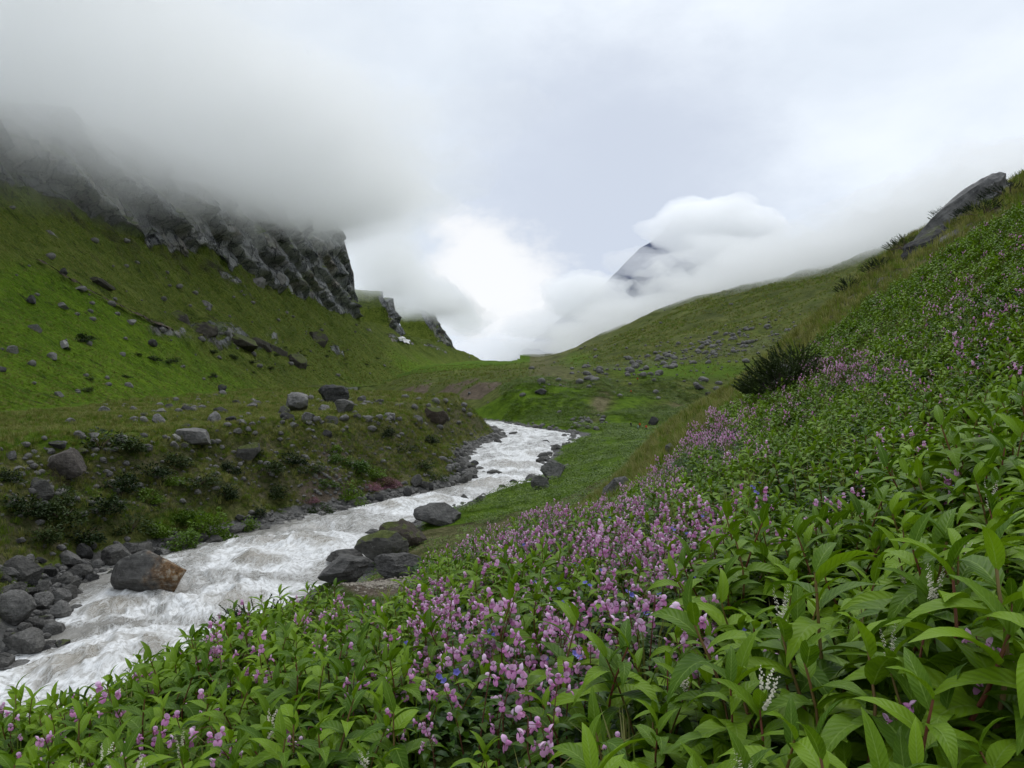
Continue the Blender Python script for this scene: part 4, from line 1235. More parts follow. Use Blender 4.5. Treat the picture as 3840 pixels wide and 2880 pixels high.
outcrop(hill_pt(878, 31, -.35), 1.6, .7, 1.0, 0.2, 335, 'small flat ledge above the leafy plants on the right', M_ROCK, -0.4)
# ------------------------------------------------------------------ plant materials
def leaf_material(name, lo, hi, rib=(0.20, 0.30, 0.06), trans=0.20, rough=0.42, veins=True):
    t = NT(name)
    uvn = t.node('ShaderNodeUVMap').outputs[0]
    sp = t.node('ShaderNodeSeparateXYZ'); t.l.new(uvn, sp.inputs[0])
    rnd = t.node('ShaderNodeObjectInfo').outputs['Random']
    co = t.coord('Object')
    n = t.noise(co, 9.0, 3, 0.6)
    c = t.mix(t.mapr(t.math('ADD', t.math('MULTIPLY', rnd, 0.75), t.math('MULTIPLY', n, 0.45)), 0.2, 1.0), lo, hi)
    av = t.math('ABSOLUTE', sp.outputs[1])
    nrm = None
    if veins:
        c = t.mix(t.mapr(av, 0.02, 0.10, 0.55, 0.0), c, rib)
        ph = t.math('SUBTRACT', t.math('MULTIPLY', sp.outputs[0], 70.0), t.math('MULTIPLY', av, 12.0))
        w = t.math('SINE', ph)
        c = t.mix(t.mapr(w, 0.75, 1.0, 0.0, 0.16), c, rib)
        nrm = t.bump(w, 0.22, 0.004)
    b = t.bsdf(c, rough, 0.14, nrm)
    tr = t.node('ShaderNodeBsdfTranslucent')
    t.put(tr.inputs['Color'], t.mix(1.0, c, (1.25, 1.3, 0.5), 'MULTIPLY'))
    mx = t.node('ShaderNodeMixShader'); mx.inputs[0].default_value = trans
    t.l.new(b, mx.inputs[1]); t.l.new(tr.outputs[0], mx.inputs[2])
    return t.done(mx.outputs[0])
M_KNOT = leaf_material('knotweed_leaf', (0.050, 0.110, 0.004), (0.150, 0.255, 0.008), rough=.52)
M_BALS = leaf_material('balsam_leaf', (0.034, 0.076, 0.008), (0.080, 0.145, 0.016), veins=False)
M_COVER = leaf_material('cover_leaf', (0.018, 0.052, 0.008), (0.050, 0.110, 0.014), veins=False)
M_HERB = leaf_material('herb_leaf', (0.055, 0.105, 0.005), (0.125, 0.195, 0.012), veins=False)
M_YELL = leaf_material('yellow_leaf', (0.25, 0.16, 0.02), (0.35, 0.22, 0.03), rib=(.4, .3, .08))
M_BLADE = leaf_material('grass_blade', (0.120, 0.130, 0.028), (0.260, 0.255, 0.095), veins=False, trans=0.2, rough=.6)
M_BLADEG = leaf_material('green_blade', (0.070, 0.120, 0.010), (0.150, 0.215, 0.024), veins=False, trans=0.2, rough=.6)
M_NEEDLE = leaf_material('juniper_needle', (0.014, 0.026, 0.008), (0.045, 0.066, 0.018), veins=False, trans=0.08, rough=.55)
M_SHRUB = leaf_material('shrub_leaf', (0.040, 0.085, 0.007), (0.100, 0.170, 0.016), veins=False, trans=.2)
M_DSHRUB = leaf_material('dark_shrub_leaf', (0.013, 0.026, 0.007), (0.034, 0.054, 0.012), veins=False, trans=.1, rough=.6)
M_PSHRUB = leaf_material('pink_shrub_leaf', (0.09, 0.06, 0.04), (0.23, 0.11, 0.15), veins=False, trans=.2, rough=.6)
def plain(name, lo, hi, rough=0.6, trans=0.0, scale=20.0):
    t = NT(name)
    rnd = t.node('ShaderNodeObjectInfo').outputs['Random']
    n = t.noise(t.coord('Object'), scale, 3)
    c = t.mix(t.mapr(t.math('ADD', t.math('MULTIPLY', rnd, .6), t.math('MULTIPLY', n, .5)), .2, .95), lo, hi)
    b = t.bsdf(c, rough, 0.3)
    if trans:
        tr = t.node('ShaderNodeBsdfTranslucent'); t.put(tr.inputs['Color'], c)
        mx = t.node('ShaderNodeMixShader'); mx.inputs[0].default_value = trans
        t.l.new(b, mx.inputs[1]); t.l.new(tr.outputs[0], mx.inputs[2])
        b = mx.outputs[0]
    return t.done(b)
M_STEM = plain('red_stem', (0.13, 0.035, 0.018), (0.15, 0.11, 0.03))
M_BSTEM = plain('balsam_stem', (0.10, 0.028, 0.022), (0.16, 0.06, 0.04))
M_HOOD = plain('petal_pale', (0.66, 0.36, 0.60), (0.86, 0.64, 0.82), 0.5, 0.25)
M_LIP = plain('petal_deep', (0.54, 0.18, 0.42), (0.74, 0.38, 0.63), 0.5, 0.25)
M_BLUE = plain('petal_blue', (0.17, 0.16, 0.55), (0.28, 0.25, 0.68), 0.5, 0.25)
M_CREAM = plain('cream_blossom', (0.45, 0.42, 0.30), (0.62, 0.60, 0.48), 0.7, 0.1)
M_BARK = plain('bark', (0.05, 0.035, 0.025), (0.10, 0.075, 0.05), 0.9)

# ------------------------------------------------------------------ plant geometry (numpy pieces)
class Piece:
    """triangles/quads collected with a uv and a material slot each"""
    def __init__(self): self.v, self.f, self.uv, self.m, self.n = [], [], [], [], 0
    def add(self, v, f, uv=None, m=0):
        v = np.asarray(v, float)
        self.v.append(v); self.uv.append(np.zeros((len(v), 2)) if uv is None else np.asarray(uv, float))
        self.f += [tuple(int(i) + self.n for i in q) for q in f]
        self.m += [m] * len(f)
        self.n += len(v)
    def join(self, other, M=None, m=None):
        v = np.concatenate(other.v)
        if M is not None:
            A = np.array(M); v = v @ A[:3, :3].T + A[:3, 3]
        self.v.append(v); self.uv += other.uv
        self.f += [tuple(i + self.n for i in q) for q in other.f]
        self.m += other.m if m is None else [m] * len(other.f)
        self.n += len(v)
    def mesh(self, name, mats, smooth=True):
        me = npmesh(name, np.concatenate(self.v), self.f, list(mats), smooth, uv=np.concatenate(self.uv))
        me.polygons.foreach_set('material_index', np.array(self.m, np.int32))
        return me
def leaf_piece(L=1.0, W=0.27, a0=35, a1=-45, fold=0.28, twist=0.0, segs=8, wav=0.02, tip=1.5, seed=0):
    rs = np.random.RandomState(seed)
    s = np.linspace(0, 1, segs + 1)
    ang = np.radians(a0 + (a1 - a0) * s ** 1.2)
    dx, dz = np.cos(ang) / segs * L, np.sin(ang) / segs * L
    cx = np.concatenate([[0], np.cumsum(dx[:-1])]); cz = np.concatenate([[0], np.cumsum(dz[:-1])])
    w = W * L * 0.5 * np.clip(np.sin(pi * np.clip(s, 0, 1) ** 0.72), 0, 1) ** 0.85 * (1 - 0.35 * s ** tip)
    w[0] = 0.012 * L; w[-1] = 0.004 * L
    v, uv = [], []
    for i in range(segs + 1):
        n = np.array([-math.sin(ang[i]), 0, math.cos(ang[i])])
        tw = twist * s[i]
        side = np.array([0, math.cos(tw), math.sin(tw)])
        up = n * math.cos(tw)
        c = np.array([cx[i], 0, cz[i]])
        e1, e2 = rs.uniform(-wav, wav, 2) * L
        v += [c + side * w[i] + up * (fold * w[i] + e1 * (0 < i < segs)), c, c - side * w[i] + up * (fold * w[i] + e2 * (0 < i < segs))]
        uv += [(s[i], 1), (s[i], 0), (s[i], -1)]
    f = []
    for i in range(segs):
        a = 3 * i
        f += [(a, a + 1, a + 4, a + 3), (a + 1, a + 2, a + 5, a + 4)]
    p = Piece(); p.add(v, f, uv)
    return p
def tube_piece(pts, r0, r1, k=5):
    pts = np.asarray(pts, float); n = len(pts)
    v, f, uv = [], [], []
    for i, p in enumerate(pts):
        t = pts[min(i + 1, n - 1)] - pts[max(i - 1, 0)]
        t = t / (np.linalg.norm(t) + 1e-9)
        a = np.cross(t, [0.3, 0.9, 0.1]); a /= np.linalg.norm(a) + 1e-9
        b = np.cross(t, a)
        r = r0 + (r1 - r0) * i / (n - 1)
        for j in range(k):
            q = 2 * pi * j / k
            v.append(p + r * (math.cos(q) * a + math.sin(q) * b)); uv.append((i / n, 0.5))
    for i in range(n - 1):
        for j in range(k):
            f.append((i * k + j, i * k + (j + 1) % k, (i + 1) * k + (j + 1) % k, (i + 1) * k + j))
    p = Piece(); p.add(v, f, uv)
    return p
def mat4(loc, rx=0, ry=0, rz=0, s=1.0):
    return Matrix.Translation(loc) @ Euler((rx, ry, rz), 'XYZ').to_matrix().to_4x4() @ Matrix.Diagonal((s, s, s, 1))
KLEAF = [leaf_piece(1, W, a0, a1, fo, tw, 8, .012, seed=i) for i, (W, a0, a1, fo, tw) in enumerate(
    [(.36, 36, -44, .26, .3), (.33, 26, -64, .30, -.35), (.38, 40, -28, .20, .2), (.34, 20, -76, .36, .45), (.28, 58, -5, .42, -.15), (.35, 34, -56, .26, -.3)])]
KLEAF_ME = [p.mesh('leaf', [M_KNOT]) for p in KLEAF]
KYELL_ME = KLEAF[3].mesh('leaf', [M_YELL])
def stem_curve(H, lean, seed, n=9):
    rs = np.random.RandomState(seed)
    a = rs.uniform(0, 6.28)
    q = np.linspace(0, 1, n)
    x = lean * H * q ** 1.6 * math.cos(a) + 0.02 * H * np.sin(q * 9 + a); y = lean * H * q ** 1.6 * math.sin(a)
    return np.stack([x, y, H * q], 1)
KNOT = []                           # (stem piece, [(leaf variant, matrix)], spike piece or None)
for k in range(7):
    rs = np.random.RandomState(50 + k)
    H = [.37, .45, .32, .40, .30, .48, .35][k]
    c = stem_curve(H, rs.uniform(.12, .35), 60 + k)
    leaves = []
    nl = [12, 13, 11, 13, 10, 14, 12][k]
    ph = rs.uniform(0, 6.28)
    for i in range(nl):
        q = 0.16 + 0.84 * (i / (nl - 1)) ** 0.85
        pos = Vector([np.interp(q, np.linspace(0, 1, len(c)), c[:, j]) for j in range(3)])
        ln = lerp(.245, .135, max(0, q - .6) / .4) * rs.uniform(.8, 1.12) * (0.75 if q < .3 else 1)
        ry = -lerp(-.30, .22, max(0., (q - .35) / .65) ** 1.6) + rs.uniform(-.15, .15)
        lv = 4 if q > .93 else rs.choice([0, 1, 2, 3, 5])
        leaves.append((int(lv), mat4(pos, rs.uniform(-.25, .25), ry, ph + 2.4 * i + rs.uniform(-.3, .3), ln)))
    st = tube_piece(c, .0065, .0028, 5)
    spike = None
    if k in (3,):
        spike = Piece()
        for j in range(3):
            q0 = c[-1] + np.array([0, 0, -.01 * j])
            dirv = np.array([rs.uniform(-.5, .5), rs.uniform(-.5, .5), 1.0]); dirv /= np.linalg.norm(dirv)
            for m in range(40):
                pp = q0 + dirv * (.02 + .0022 * m) + rs.normal(0, .0028, 3)
                s_ = .0048 * (1 - m / 60)
                spike.add([pp + (s_, 0, 0), pp + (0, s_, 0), pp + (-s_, 0, .003), pp + (0, -s_, .003), pp + (0, 0, s_)], [(0, 1, 4), (1, 2, 4), (2, 3, 4), (3, 0, 4)])
    KNOT.append((st, leaves, spike))
KSTEM_ME = [k[0].mesh('stem', [M_STEM]) for k in KNOT]
KSPIKE_ME = [k[2].mesh('flower_spike', [M_CREAM]) if k[2] else None for k in KNOT]
def knot_joined(k, with_spike=True):
    p = Piece()
    st, leaves, sp = KNOT[k]
    for lv, M in leaves: p.join(KLEAF[lv], M, 0)
    p.join(st, None, 1)
    if sp and with_spike: p.join(sp, None, 2)
    return p.mesh('knotweed', [M_KNOT, M_STEM, M_CREAM])
# balsam
def cup(rx, rz_, depth, n=7, rings=2, flip=1):
    v, f, uv = [(0, depth * flip, 0)], [], [(0, 0)]
    for r in range(1, rings + 1):
        q = r / rings
        for j in range(n):
            a = 2 * pi * j / n
            v.append((rx * q * math.cos(a), depth * flip * (1 - q ** 2), rz_ * q * math.sin(a))); uv.append((q, 0))
    for j in range(n):
        f.append((0, 1 + j, 1 + (j + 1) % n))
        for r in range(rings - 1):
            a, b = 1 + r * n + j, 1 + r * n + (j + 1) % n
            f.append((a, a + n, b + n, b))
    p = Piece(); p.add(v, f, uv); return p
def balsam_flower():
    p = Piece()
    p.join(cup(.0115, .0105, .007), mat4((0, 0, .010), .35), 0)                       # hood
    p.join(cup(.0070, .0105, -.003), mat4((.0062, -.003, -.009), -.3, .35, .2), 1)   # two lips
    p.join(cup(.0070, .0105, -.003), mat4((-.0062, -.003, -.009), -.3, -.35, -.2), 1)
    p.join(cup(.0065, .0075, .016, 6), mat4((0, .003, .001), -.2), 1)                # pouch
    return p
BFL = balsam_flower()
BFL_ME = BFL.mesh('flower', [M_HOOD, M_LIP])
BLEAF = [leaf_piece(1, .46, 30, -30, .25, .15, 4, .02, 2.5, 3), leaf_piece(1, .42, 15, -50, .3, -.2, 4, .02, 2.5, 4)]
BALS = []                           # stem piece, foliage piece, [flower matrices]
for k in range(6):
    rs = np.random.RandomState(150 + k)
    H = [.42, .50, .36, .46, .40, .54][k]
    c = stem_curve(H, rs.uniform(.05, .25), 160 + k)
    st = tube_piece(c, .0045, .0018, 4)
    fol, fl = Piece(), []
    for i in range(11):
        q = .12 + .74 * i / 10
        pos = [np.interp(q, np.linspace(0, 1, len(c)), c[:, j]) for j in range(3)]
        fol.join(BLEAF[i % 2], mat4(pos, rs.uniform(-.3, .3), rs.uniform(-.3, .3), 2.4 * i + rs.uniform(-.4, .4), rs.uniform(.055, .09)))
    nf = [4, 6, 4, 7, 5, 5][k]
    for i in range(nf):
        q = .72 + .28 * i / max(1, nf - 1)
        pos = np.array([np.interp(q, np.linspace(0, 1, len(c)), c[:, j]) for j in range(3)])
        a = 2.4 * i + rs.uniform(-.4, .4)
        ln = rs.uniform(.03, .08)
        tip = pos + np.array([math.cos(a) * ln, math.sin(a) * ln, rs.uniform(-.02, .03)])
        st.join(tube_piece([pos, (pos + tip) / 2 + (0, 0, .006), tip], .0011, .0009, 3))
        fl.append(mat4(tip + (0, 0, -.006), rs.uniform(-.3, .3), rs.uniform(-.3, .3), a + pi / 2, rs.uniform(1.1, 1.5)))
    BALS.append((st, fol, fl))
BST_ME = [b[0].mesh('stem', [M_BSTEM]) for b in BALS]
BFO_ME = [b[1].mesh('foliage', [M_BALS]) for b in BALS]
def bals_joined(k):
    p = Piece()
    st, fol, fl = BALS[k]
    p.join(fol, None, 0); p.join(st, None, 1)
    for M in fl:
        q = Piece(); q.join(BFL, M); q.m = [a + 2 for a in q.m]
        p.join(q)
    return p.mesh('balsam', [M_BALS, M_BSTEM, M_HOOD, M_LIP])
# cranesbill
def crane_flower():
    p = Piece()
    for j in range(5):
        a = 2 * pi * j / 5
        L = leaf_piece(.019, .95, 40, 8, .1, 0, 3, 0, 6, j)
        p.join(L, mat4((0, 0, 0), 0, 0, a))
    return p
CF = crane_flower(); CF_ME = CF.mesh('flower', [M_BLUE])
def palm_leaf(s):
    p = Piece()
    for j in range(5):
        p.join(leaf_piece(s * (1 - .12 * abs(j - 2)), .34, 12, -18, .2, 0, 3, .03, 3, j), mat4((0, 0, 0), 0, 0, (j - 2) * .85))
    return p
PALM = palm_leaf(1.0)
def cover_piece(seed, n=26, r=.22, h=.20, leafs=(.05, .10)):
    rs = np.random.RandomState(seed)
    p = Piece()
    for i in range(n):
        a, q = rs.uniform(0, 6.28), math.sqrt(rs.uniform(0, 1))
        pos = (r * q * math.cos(a), r * q * math.sin(a), h * rs.uniform(.25, 1) * (1 - .4 * q))
        if i % 6 == 0:
            p.join(PALM, mat4(pos, rs.uniform(-.3, .3), rs.uniform(-.4, .2), a, rs.uniform(*leafs) * .8))
        else:
            p.join(BLEAF[i % 2], mat4(pos, rs.uniform(-.4, .4), rs.uniform(-.5, .4), a + rs.uniform(-1, 1), rs.uniform(*leafs)))
    return p
def tuft_piece(seed, n=26, r=.16, h=(.18, .42), w=.008, spread=.7):
    rs = np.random.RandomState(seed)
    p = Piece()
    for i in range(n):
        a, q = rs.uniform(0, 6.28), math.sqrt(rs.uniform(0, 1))
        b = np.array([r * q * math.cos(a), r * q * math.sin(a), -.02])
        H = rs.uniform(*h); out = spread * H * rs.uniform(.3, 1)
        d = np.array([math.cos(a), math.sin(a), 0]); sd = np.array([-math.sin(a), math.cos(a), 0]) * w
        m = b + d * out * .35 + np.array([0, 0, H * .65]); e = b + d * out + np.array([0, 0, H * .85])
        p.add([b - sd, b + sd, m + sd * .8, m - sd * .8, e], [(0, 1, 2, 3), (3, 2, 4)], [(0, 0)] * 5)
    return p

# ------------------------------------------------------------------ scattering (stuff only) through geometry nodes
def scatter(name, protos, pts, rots, scales, idx, label=None):
    src = bpy.data.collections.new(name + '_sources')
    for i, me in enumerate(protos):
        o = bpy.data.objects.new('%s_%02d' % (name, i), me)
        src.objects.link(o)
    me = bpy.data.meshes.new(name)
    n = len(pts)
    me.vertices.add(n)
    me.vertices.foreach_set('co', np.asarray(pts, np.float32).ravel())
    for nm, ty, arr, key in (('rot', 'FLOAT_VECTOR', rots, 'vector'), ('scl', 'FLOAT', scales, 'value'), ('pick', 'INT', idx, 'value')):
        a = me.attributes.new(nm, ty, 'POINT')
        a.data.foreach_set(key, np.asarray(arr, np.int32 if ty == 'INT' else np.float32).ravel())
    o = link(name, me)
    ng = bpy.data.node_groups.new(name, 'GeometryNodeTree')
    ng.interface.new_socket('Geometry', in_out='INPUT', socket_type='NodeSocketGeometry')
    ng.interface.new_socket('Geometry', in_out='OUTPUT', socket_type='NodeSocketGeometry')
    N, L = ng.nodes, ng.links
    gi, go = N.new('NodeGroupInput'), N.new('NodeGroupOutput')
    ip = N.new('GeometryNodeInstanceOnPoints')
    ci = N.new('GeometryNodeCollectionInfo')
    ci.inputs['Collection'].default_value = src
    ci.inputs['Separate Children'].default_value = True
    ci.inputs['Reset Children'].default_value = True
    def na(nm, ty):
        a = N.new('GeometryNodeInputNamedAttribute'); a.data_type = ty; a.inputs[0].default_value = nm
        return a.outputs[0]
    L.new(gi.outputs[0], ip.inputs['Points'])
    L.new(ci.outputs[0], ip.inputs['Instance'])
    ip.inputs['Pick Instance'].default_value = True
    L.new(na('pick', 'INT'), ip.inputs['Instance Index'])
    e2r = N.new('FunctionNodeEulerToRotation')
    L.new(na('rot', 'FLOAT_VECTOR'), e2r.inputs[0])
    L.new(e2r.outputs[0], ip.inputs['Rotation'])
    L.new(na('scl', 'FLOAT'), ip.inputs['Scale'])
    L.new(ip.outputs[0], go.inputs[0])
    md = o.modifiers.new('scatter', 'NODES'); md.node_group = ng
    tag(o, label, kind='stuff')
    return o
def rand_rots(n, tilt):
    return np.stack([RS.uniform(-tilt, tilt, n), RS.uniform(-tilt, tilt, n), RS.uniform(0, 6.28, n)], 1)

# ------------------------------------------------------------------ where the leafy meadow grows
def sample_wedge(n, d0, d1, u0=-60, u1=1084):
    d = np.sqrt(RS.uniform(d0 * d0, d1 * d1, n))
    u = RS.uniform(u0, u1, n)
    x = (u - CX) / F * d
    return x, d
BROW = np.array([(-100, 6.3), (0, 6.6), (130, 8.0), (231, 8.8), (324, 9.6), (345, 9.4), (410, 9.6), (425, 12.8), (500, 15.2), (600, 18), (660, 21), (700, 22.5), (741, 26), (787, 28), (856, 31), (907, 31), (972, 31), (1084, 32)], float)
def meadow_ok(x, y):
    u = CX + F * x / y
    ok = y < np.interp(u, BROW[:, 0], BROW[:, 1]) * (1 + .05 * fbm(x / 2, y / 2, 5.0, 2))
    return ok
def proj(x, y, z): return CX + F * x / y, CY - F * z / y
BBL = [(600, 520, 120, 38, 1.0), (520, 640, 95, 55, 1.0), (565, 725, 110, 50, .95), (640, 590, 60, 40, .9), (450, 600, 35, 30, .8), (470, 530, 45, 20, .9), (850, 366, 48, 14, 1.4), (715, 430, 40, 22, 1.1),
       (655, 458, 36, 22, .7), (790, 400, 30, 12, .5), (975, 330, 50, 40, .25), (940, 430, 60, 40, .15), (270, 720, 60, 30, .45), (15, 750, 40, 28, .6), (330, 610, 36, 22, .5), (250, 660, 50, 26, .4), (120, 720, 60, 30, .2),
       (850, 500, 40, 20, .35), (740, 620, 60, 30, .4), (1000, 300, 50, 30, .4), (690, 520, 50, 25, .7)]
def balsam_p(px, py):
    s = 0.05
    for cx, cy, rx, ry, a in BBL:
        s = s + a * np.exp(-(((px - cx) / rx) ** 2 + ((py - cy) / ry) ** 2))
    return np.clip(s, 0, 1)
def gather(n, d0, d1):
    x, y = sample_wedge(n, d0, d1)
    ok = meadow_ok(x, y)
    x, y = x[ok], y[ok]
    z = ground(x, y)
    px, py = proj(x, y, z + .4)
    return x, y, z, px, py
parts = [gather(*a) for a in ((2400, 1.25, 8), (7200, 8, 20), (9000, 20, 33))]
mx, my, mz, mpx_, mpy_ = [np.concatenate(a) for a in zip(*parts)]
bp = balsam_p(mpx_, mpy_)
isb = RS.uniform(0, 1, len(mx)) < bp * np.interp(my, [3, 7, 12, 15, 18], [.74, .62, .50, .55, .85])
bare = np.exp(-(((mpx_ - 378) / 42) ** 2 + ((mpy_ - 583) / 14) ** 2)) > .35
hole = (np.exp(-(((mpx_ - 770) / 60) ** 2 + ((mpy_ - 640) / 60) ** 2)) > .45) & (RS.uniform(0, 1, len(mx)) < .6)
low = (np.exp(-(((mpx_ - 800) / 90) ** 2 + ((mpy_ - 480) / 22) ** 2)) > .4) & (RS.uniform(0, 1, len(mx)) < .7)
thin = (~isb) & (bp > .55) & (RS.uniform(0, 1, len(mx)) < np.interp(my, [6, 12], [.7, .45]))
ok = ~bare & ~hole & ~low & ~thin
mx, my, mz, isb = mx[ok], my[ok], mz[ok], isb[ok]
inframe = (np.abs(mx / my) < .68)
hz = np.where((mx / my > .25) & (my < 5), 1.35, 1.05)
hscale = np.where(isb, RS.uniform(.62, 1.2, len(mx)), RS.uniform(.70, 1.15, len(mx)) * hz)
hscale *= 1 + .4 * fbm(mx / 2.2, my / 2.2, 3.0, 2)
hscale *= np.where(my < 2.0, .72, 1.0) * np.interp(my, [7, 11], [1, .84])
order = np.argsort(my)
kn = [i for i in order if not isb[i]]; ba = [i for i in order if isb[i]]
kn_near = [i for i in kn if inframe[i]][:300]; ba_near = [i for i in ba if inframe[i]][:300]
def zone_words(px, py):
    h = ['at the left edge', 'left of the juniper', 'below the gravel patch', 'left of centre', 'at centre', 'right of centre', 'left of the pale rock', 'right of the pale rock', 'towards the right edge', 'at the right edge'][int(min(9, max(0, px / 102.4)))]
    v = 'lowest row' if py > 715 else 'low rows' if py > 660 else 'middle rows' if py > 590 else 'upper rows' if py > 520 else 'back rows'
    return '%s, meadow %s' % (h, v)
def size_word(h): return 'short' if h < .85 else 'tall' if h > 1.15 else 'medium'
NUMW = {4: 'four', 5: 'five', 6: 'six', 7: 'seven', 8: 'eight'}
for c_, i in enumerate(kn_near):
    k = int(RS.randint(len(KNOT)))
    px, py = proj(mx[i], my[i], mz[i] + .4)
    o = empty('knotweed_plant', (mx[i], my[i], mz[i] - .02), RS.uniform(0, 6.28), hscale[i])
    o.rotation_euler = (RS.uniform(-.14, .14), RS.uniform(-.2, .1), RS.uniform(0, 6.28))
    stem_word = 'with cream spike ' if KSPIKE_ME[k] else ''
    lean_word = size_word(hscale[i]) + ('' if abs(o.rotation_euler[0]) < .08 else ' leaning')
    tag(o, '%s green plant %s%s' % (lean_word, stem_word, zone_words(px, py)), 'plant', 'broad-leaved plants of the flower meadow')
    link('stem', KSTEM_ME[k], o)
    if KSPIKE_ME[k]: link('flower_spike', KSPIKE_ME[k], o)
    for j, (lv, M) in enumerate(KNOT[k][1]):
        lf = link('leaf', KYELL_ME if (j == 1 and RS.uniform() < .12) else KLEAF_ME[lv], o)
        lf.matrix_local = M @ Matrix.Rotation(RS.uniform(-.2, .2), 4, 'Y')
for i in ba_near:
    k = int(RS.randint(len(BALS)))
    px, py = proj(mx[i], my[i], mz[i] + .4)
    o = empty('balsam_plant', (mx[i], my[i], mz[i] - .02), 0, hscale[i])
    o.rotation_euler = (RS.uniform(-.14, .14), RS.uniform(-.14, .14), RS.uniform(0, 6.28))
    tag(o, '%s balsam with %s pink flowers %s' % (size_word(hscale[i]), NUMW[len(BALS[k][2])], zone_words(px, py)), 'flower', 'pink balsam of the flower meadow')
    link('stem', BST_ME[k], o); link('foliage', BFO_ME[k], o)
    for M in BALS[k][2]:
        q = link('flower', BFL_ME, o); q.matrix_local = M
done = set(kn_near) | set(ba_near)
rest = np.array([i for i in order if i not in done])
protos = [knot_joined(k, False) for k in range(7)] + [bals_joined(k) for k in range(6)]
rb = isb[rest]
pick = np.where(rb, 7 + RS.randint(0, 6, len(rest)), RS.randint(0, 7, len(rest)))
scatter('meadow_plants', protos, np.stack([mx[rest], my[rest], mz[rest] - .02], 1), rand_rots(len(rest), .16),
        hscale[rest] * np.where(my[rest] > 20, 1.1, 1.0), pick, 'leafy green plants and pink balsam covering the slope behind the nearest ones')
# low cover between the stems
x, y = sample_wedge(5200, 1.1, 19)
ok = meadow_ok(x, y) & ((x / y * F + CX < 345) | (x / y * F + CX > 412) | (y < 11) | (y > 13.3))
x, y = x[ok], y[ok]
cov = [cover_piece(i).mesh('cover', [M_COVER]) for i in range(4)]
scatter('undergrowth', cov, np.stack([x, y, ground(x, y) - .02], 1), rand_rots(len(x), .2), RS.uniform(.7, 1.3, len(x)), RS.randint(0, 4, len(x)), 'low dark leaves between the stems of the meadow')
x, y = sample_wedge(2600, 1.6, 24)
ok = meadow_ok(x, y)
x, y = x[ok], y[ok]
mt = [tuft_piece(70 + i, 12, .07, (.22, .5), .004, .5).mesh('tuft', [M_BLADEG if i % 2 else M_BLADE]) for i in range(4)]
scatter('meadow_grass', mt, np.stack([x, y, ground(x, y)], 1), rand_rots(len(x), .2), RS.uniform(.7, 1.25, len(x)), RS.randint(0, 4, len(x)), 'thin grass between the meadow plants')
# cranesbill
crane = [(1270, 1300), (1205, 1310), (1095, 1320), (1355, 1325), (1215, 1355), (1190, 1200), (1400, 1385), (1130, 1180), (1520, 1125), (1560, 1130), (1640, 1045), (1655, 1080), (1630, 1065), (1648, 1420), (1612, 1445), (940, 1540), (1175, 1510),
         (1690, 1355), (1600, 1300), (1320, 1120), (1380, 1130), (1620, 1052), (2060, 1090), (2075, 1080), (1250, 1500), (985, 1530), (1660, 1330), (1060, 1420), (1300, 1260), (1340, 1180), (1450, 1150), (1480, 1170), (1160, 1290), (1240, 1240), (1500, 1290), (1420, 1330), (1100, 1240), (880, 1440), (700, 1480)]
for j, (X, Y) in enumerate(crane):
    px, py = X * K, Y * K
    g = ground_at(px, py + 26, 2.0, 24)
    if g is None: continue
    d = g.y
    H = (CY - py) / F * d - g.z
    H = min(max(H, .3), .75)
    o = empty('cranesbill_plant', (g.x, d, g.z))
    tag(o, 'blue-violet cranesbill with %s %s' % ('one flower' if j % 3 else 'two flowers', zone_words(px, py)), 'flower', 'blue cranesbills among the pink balsam')
    c = stem_curve(H, .05, 900 + j)
    link('stem', tube_piece(c, .002, .0012, 4).mesh('stem', [M_HERB]), o)
    for m in range(2):
        q = link('leaf', palm_leaf(.06).mesh('leaf', [M_COVER]), o)
        q.matrix_local = mat4(c[4 + m], 0, -.2, RS.uniform(0, 6))
    for m in range(1 if j % 3 else 2):
        q = link('flower', CF_ME, o)
        q.matrix_local = mat4(c[-1] + (m * .03, 0, -m * .02), RS.uniform(.3, 1.0), RS.uniform(-.4, .4), RS.uniform(-.4, .4), 1.25)
# ------------------------------------------------------------------ grass and herbs on the slopes farther off
tu = [tuft_piece(i).mesh('tuft', [M_BLADE]) for i in range(3)] + [tuft_piece(10 + i, 30, .2, (.15, .34)).mesh('tuft', [M_BLADEG]) for i in range(3)]
def grass_zone(name, n, d0, d1, u0, u1, test, s0, s1, green, label):
    x, y = sample_wedge(n, d0, d1, u0, u1)
    z, side, s, ins = ground(x, y, True)
    px, py = proj(x, y, z)
    ok = ~ins & test(x, y, z, side, s, px, py)
    x, y, z = x[ok], y[ok], z[ok]
    g = RS.uniform(0, 1, len(x)) < (green(x, y) if callable(green) else green)
    pick = np.where(g, 3, 0) + RS.randint(0, 3, len(x))
    scatter(name, tu, np.stack([x, y, z], 1), rand_rots(len(x), .25), RS.uniform(s0, s1, len(x)), pick, label)
grass_zone('grass', 8000, 15, 60, 560, 1084, lambda x, y, z, sd, s, px, py: (sd > 0) & ~meadow_ok(x, y), .7, 1.5, .35, 'dry grass on the spur and crest of the right hillside')
grass_zone('grass', 34000, 42, 150, -20, 520, lambda x, y, z, sd, s, px, py: (sd < 0) & (s > 3) & (x > foot_x(y)), .9, 2.0, .45, 'rough grass on the left bank and terrace')
grass_zone('grass', 22000, 140, 330, 40, 520, lambda x, y, z, sd, s, px, py: (sd < 0) & (s > 3) & (x > foot_x(y)), 1.6, 3.0, .45, 'short rough grass on the far part of the left terrace')
herb = [cover_piece(40 + i, 30, .5, .35, (.10, .2)).mesh('herb', [M_HERB]) for i in range(3)]
x, y = sample_wedge(12000, 45, 235, 330, 760)
z, sd, s, ins = ground(x, y, True)
px, py = proj(x, y, z)
ok = (sd > 0) & (s > 2.5) & ~ins & (fbm(x / 14, y / 14, 6.0, 3) > -.18)
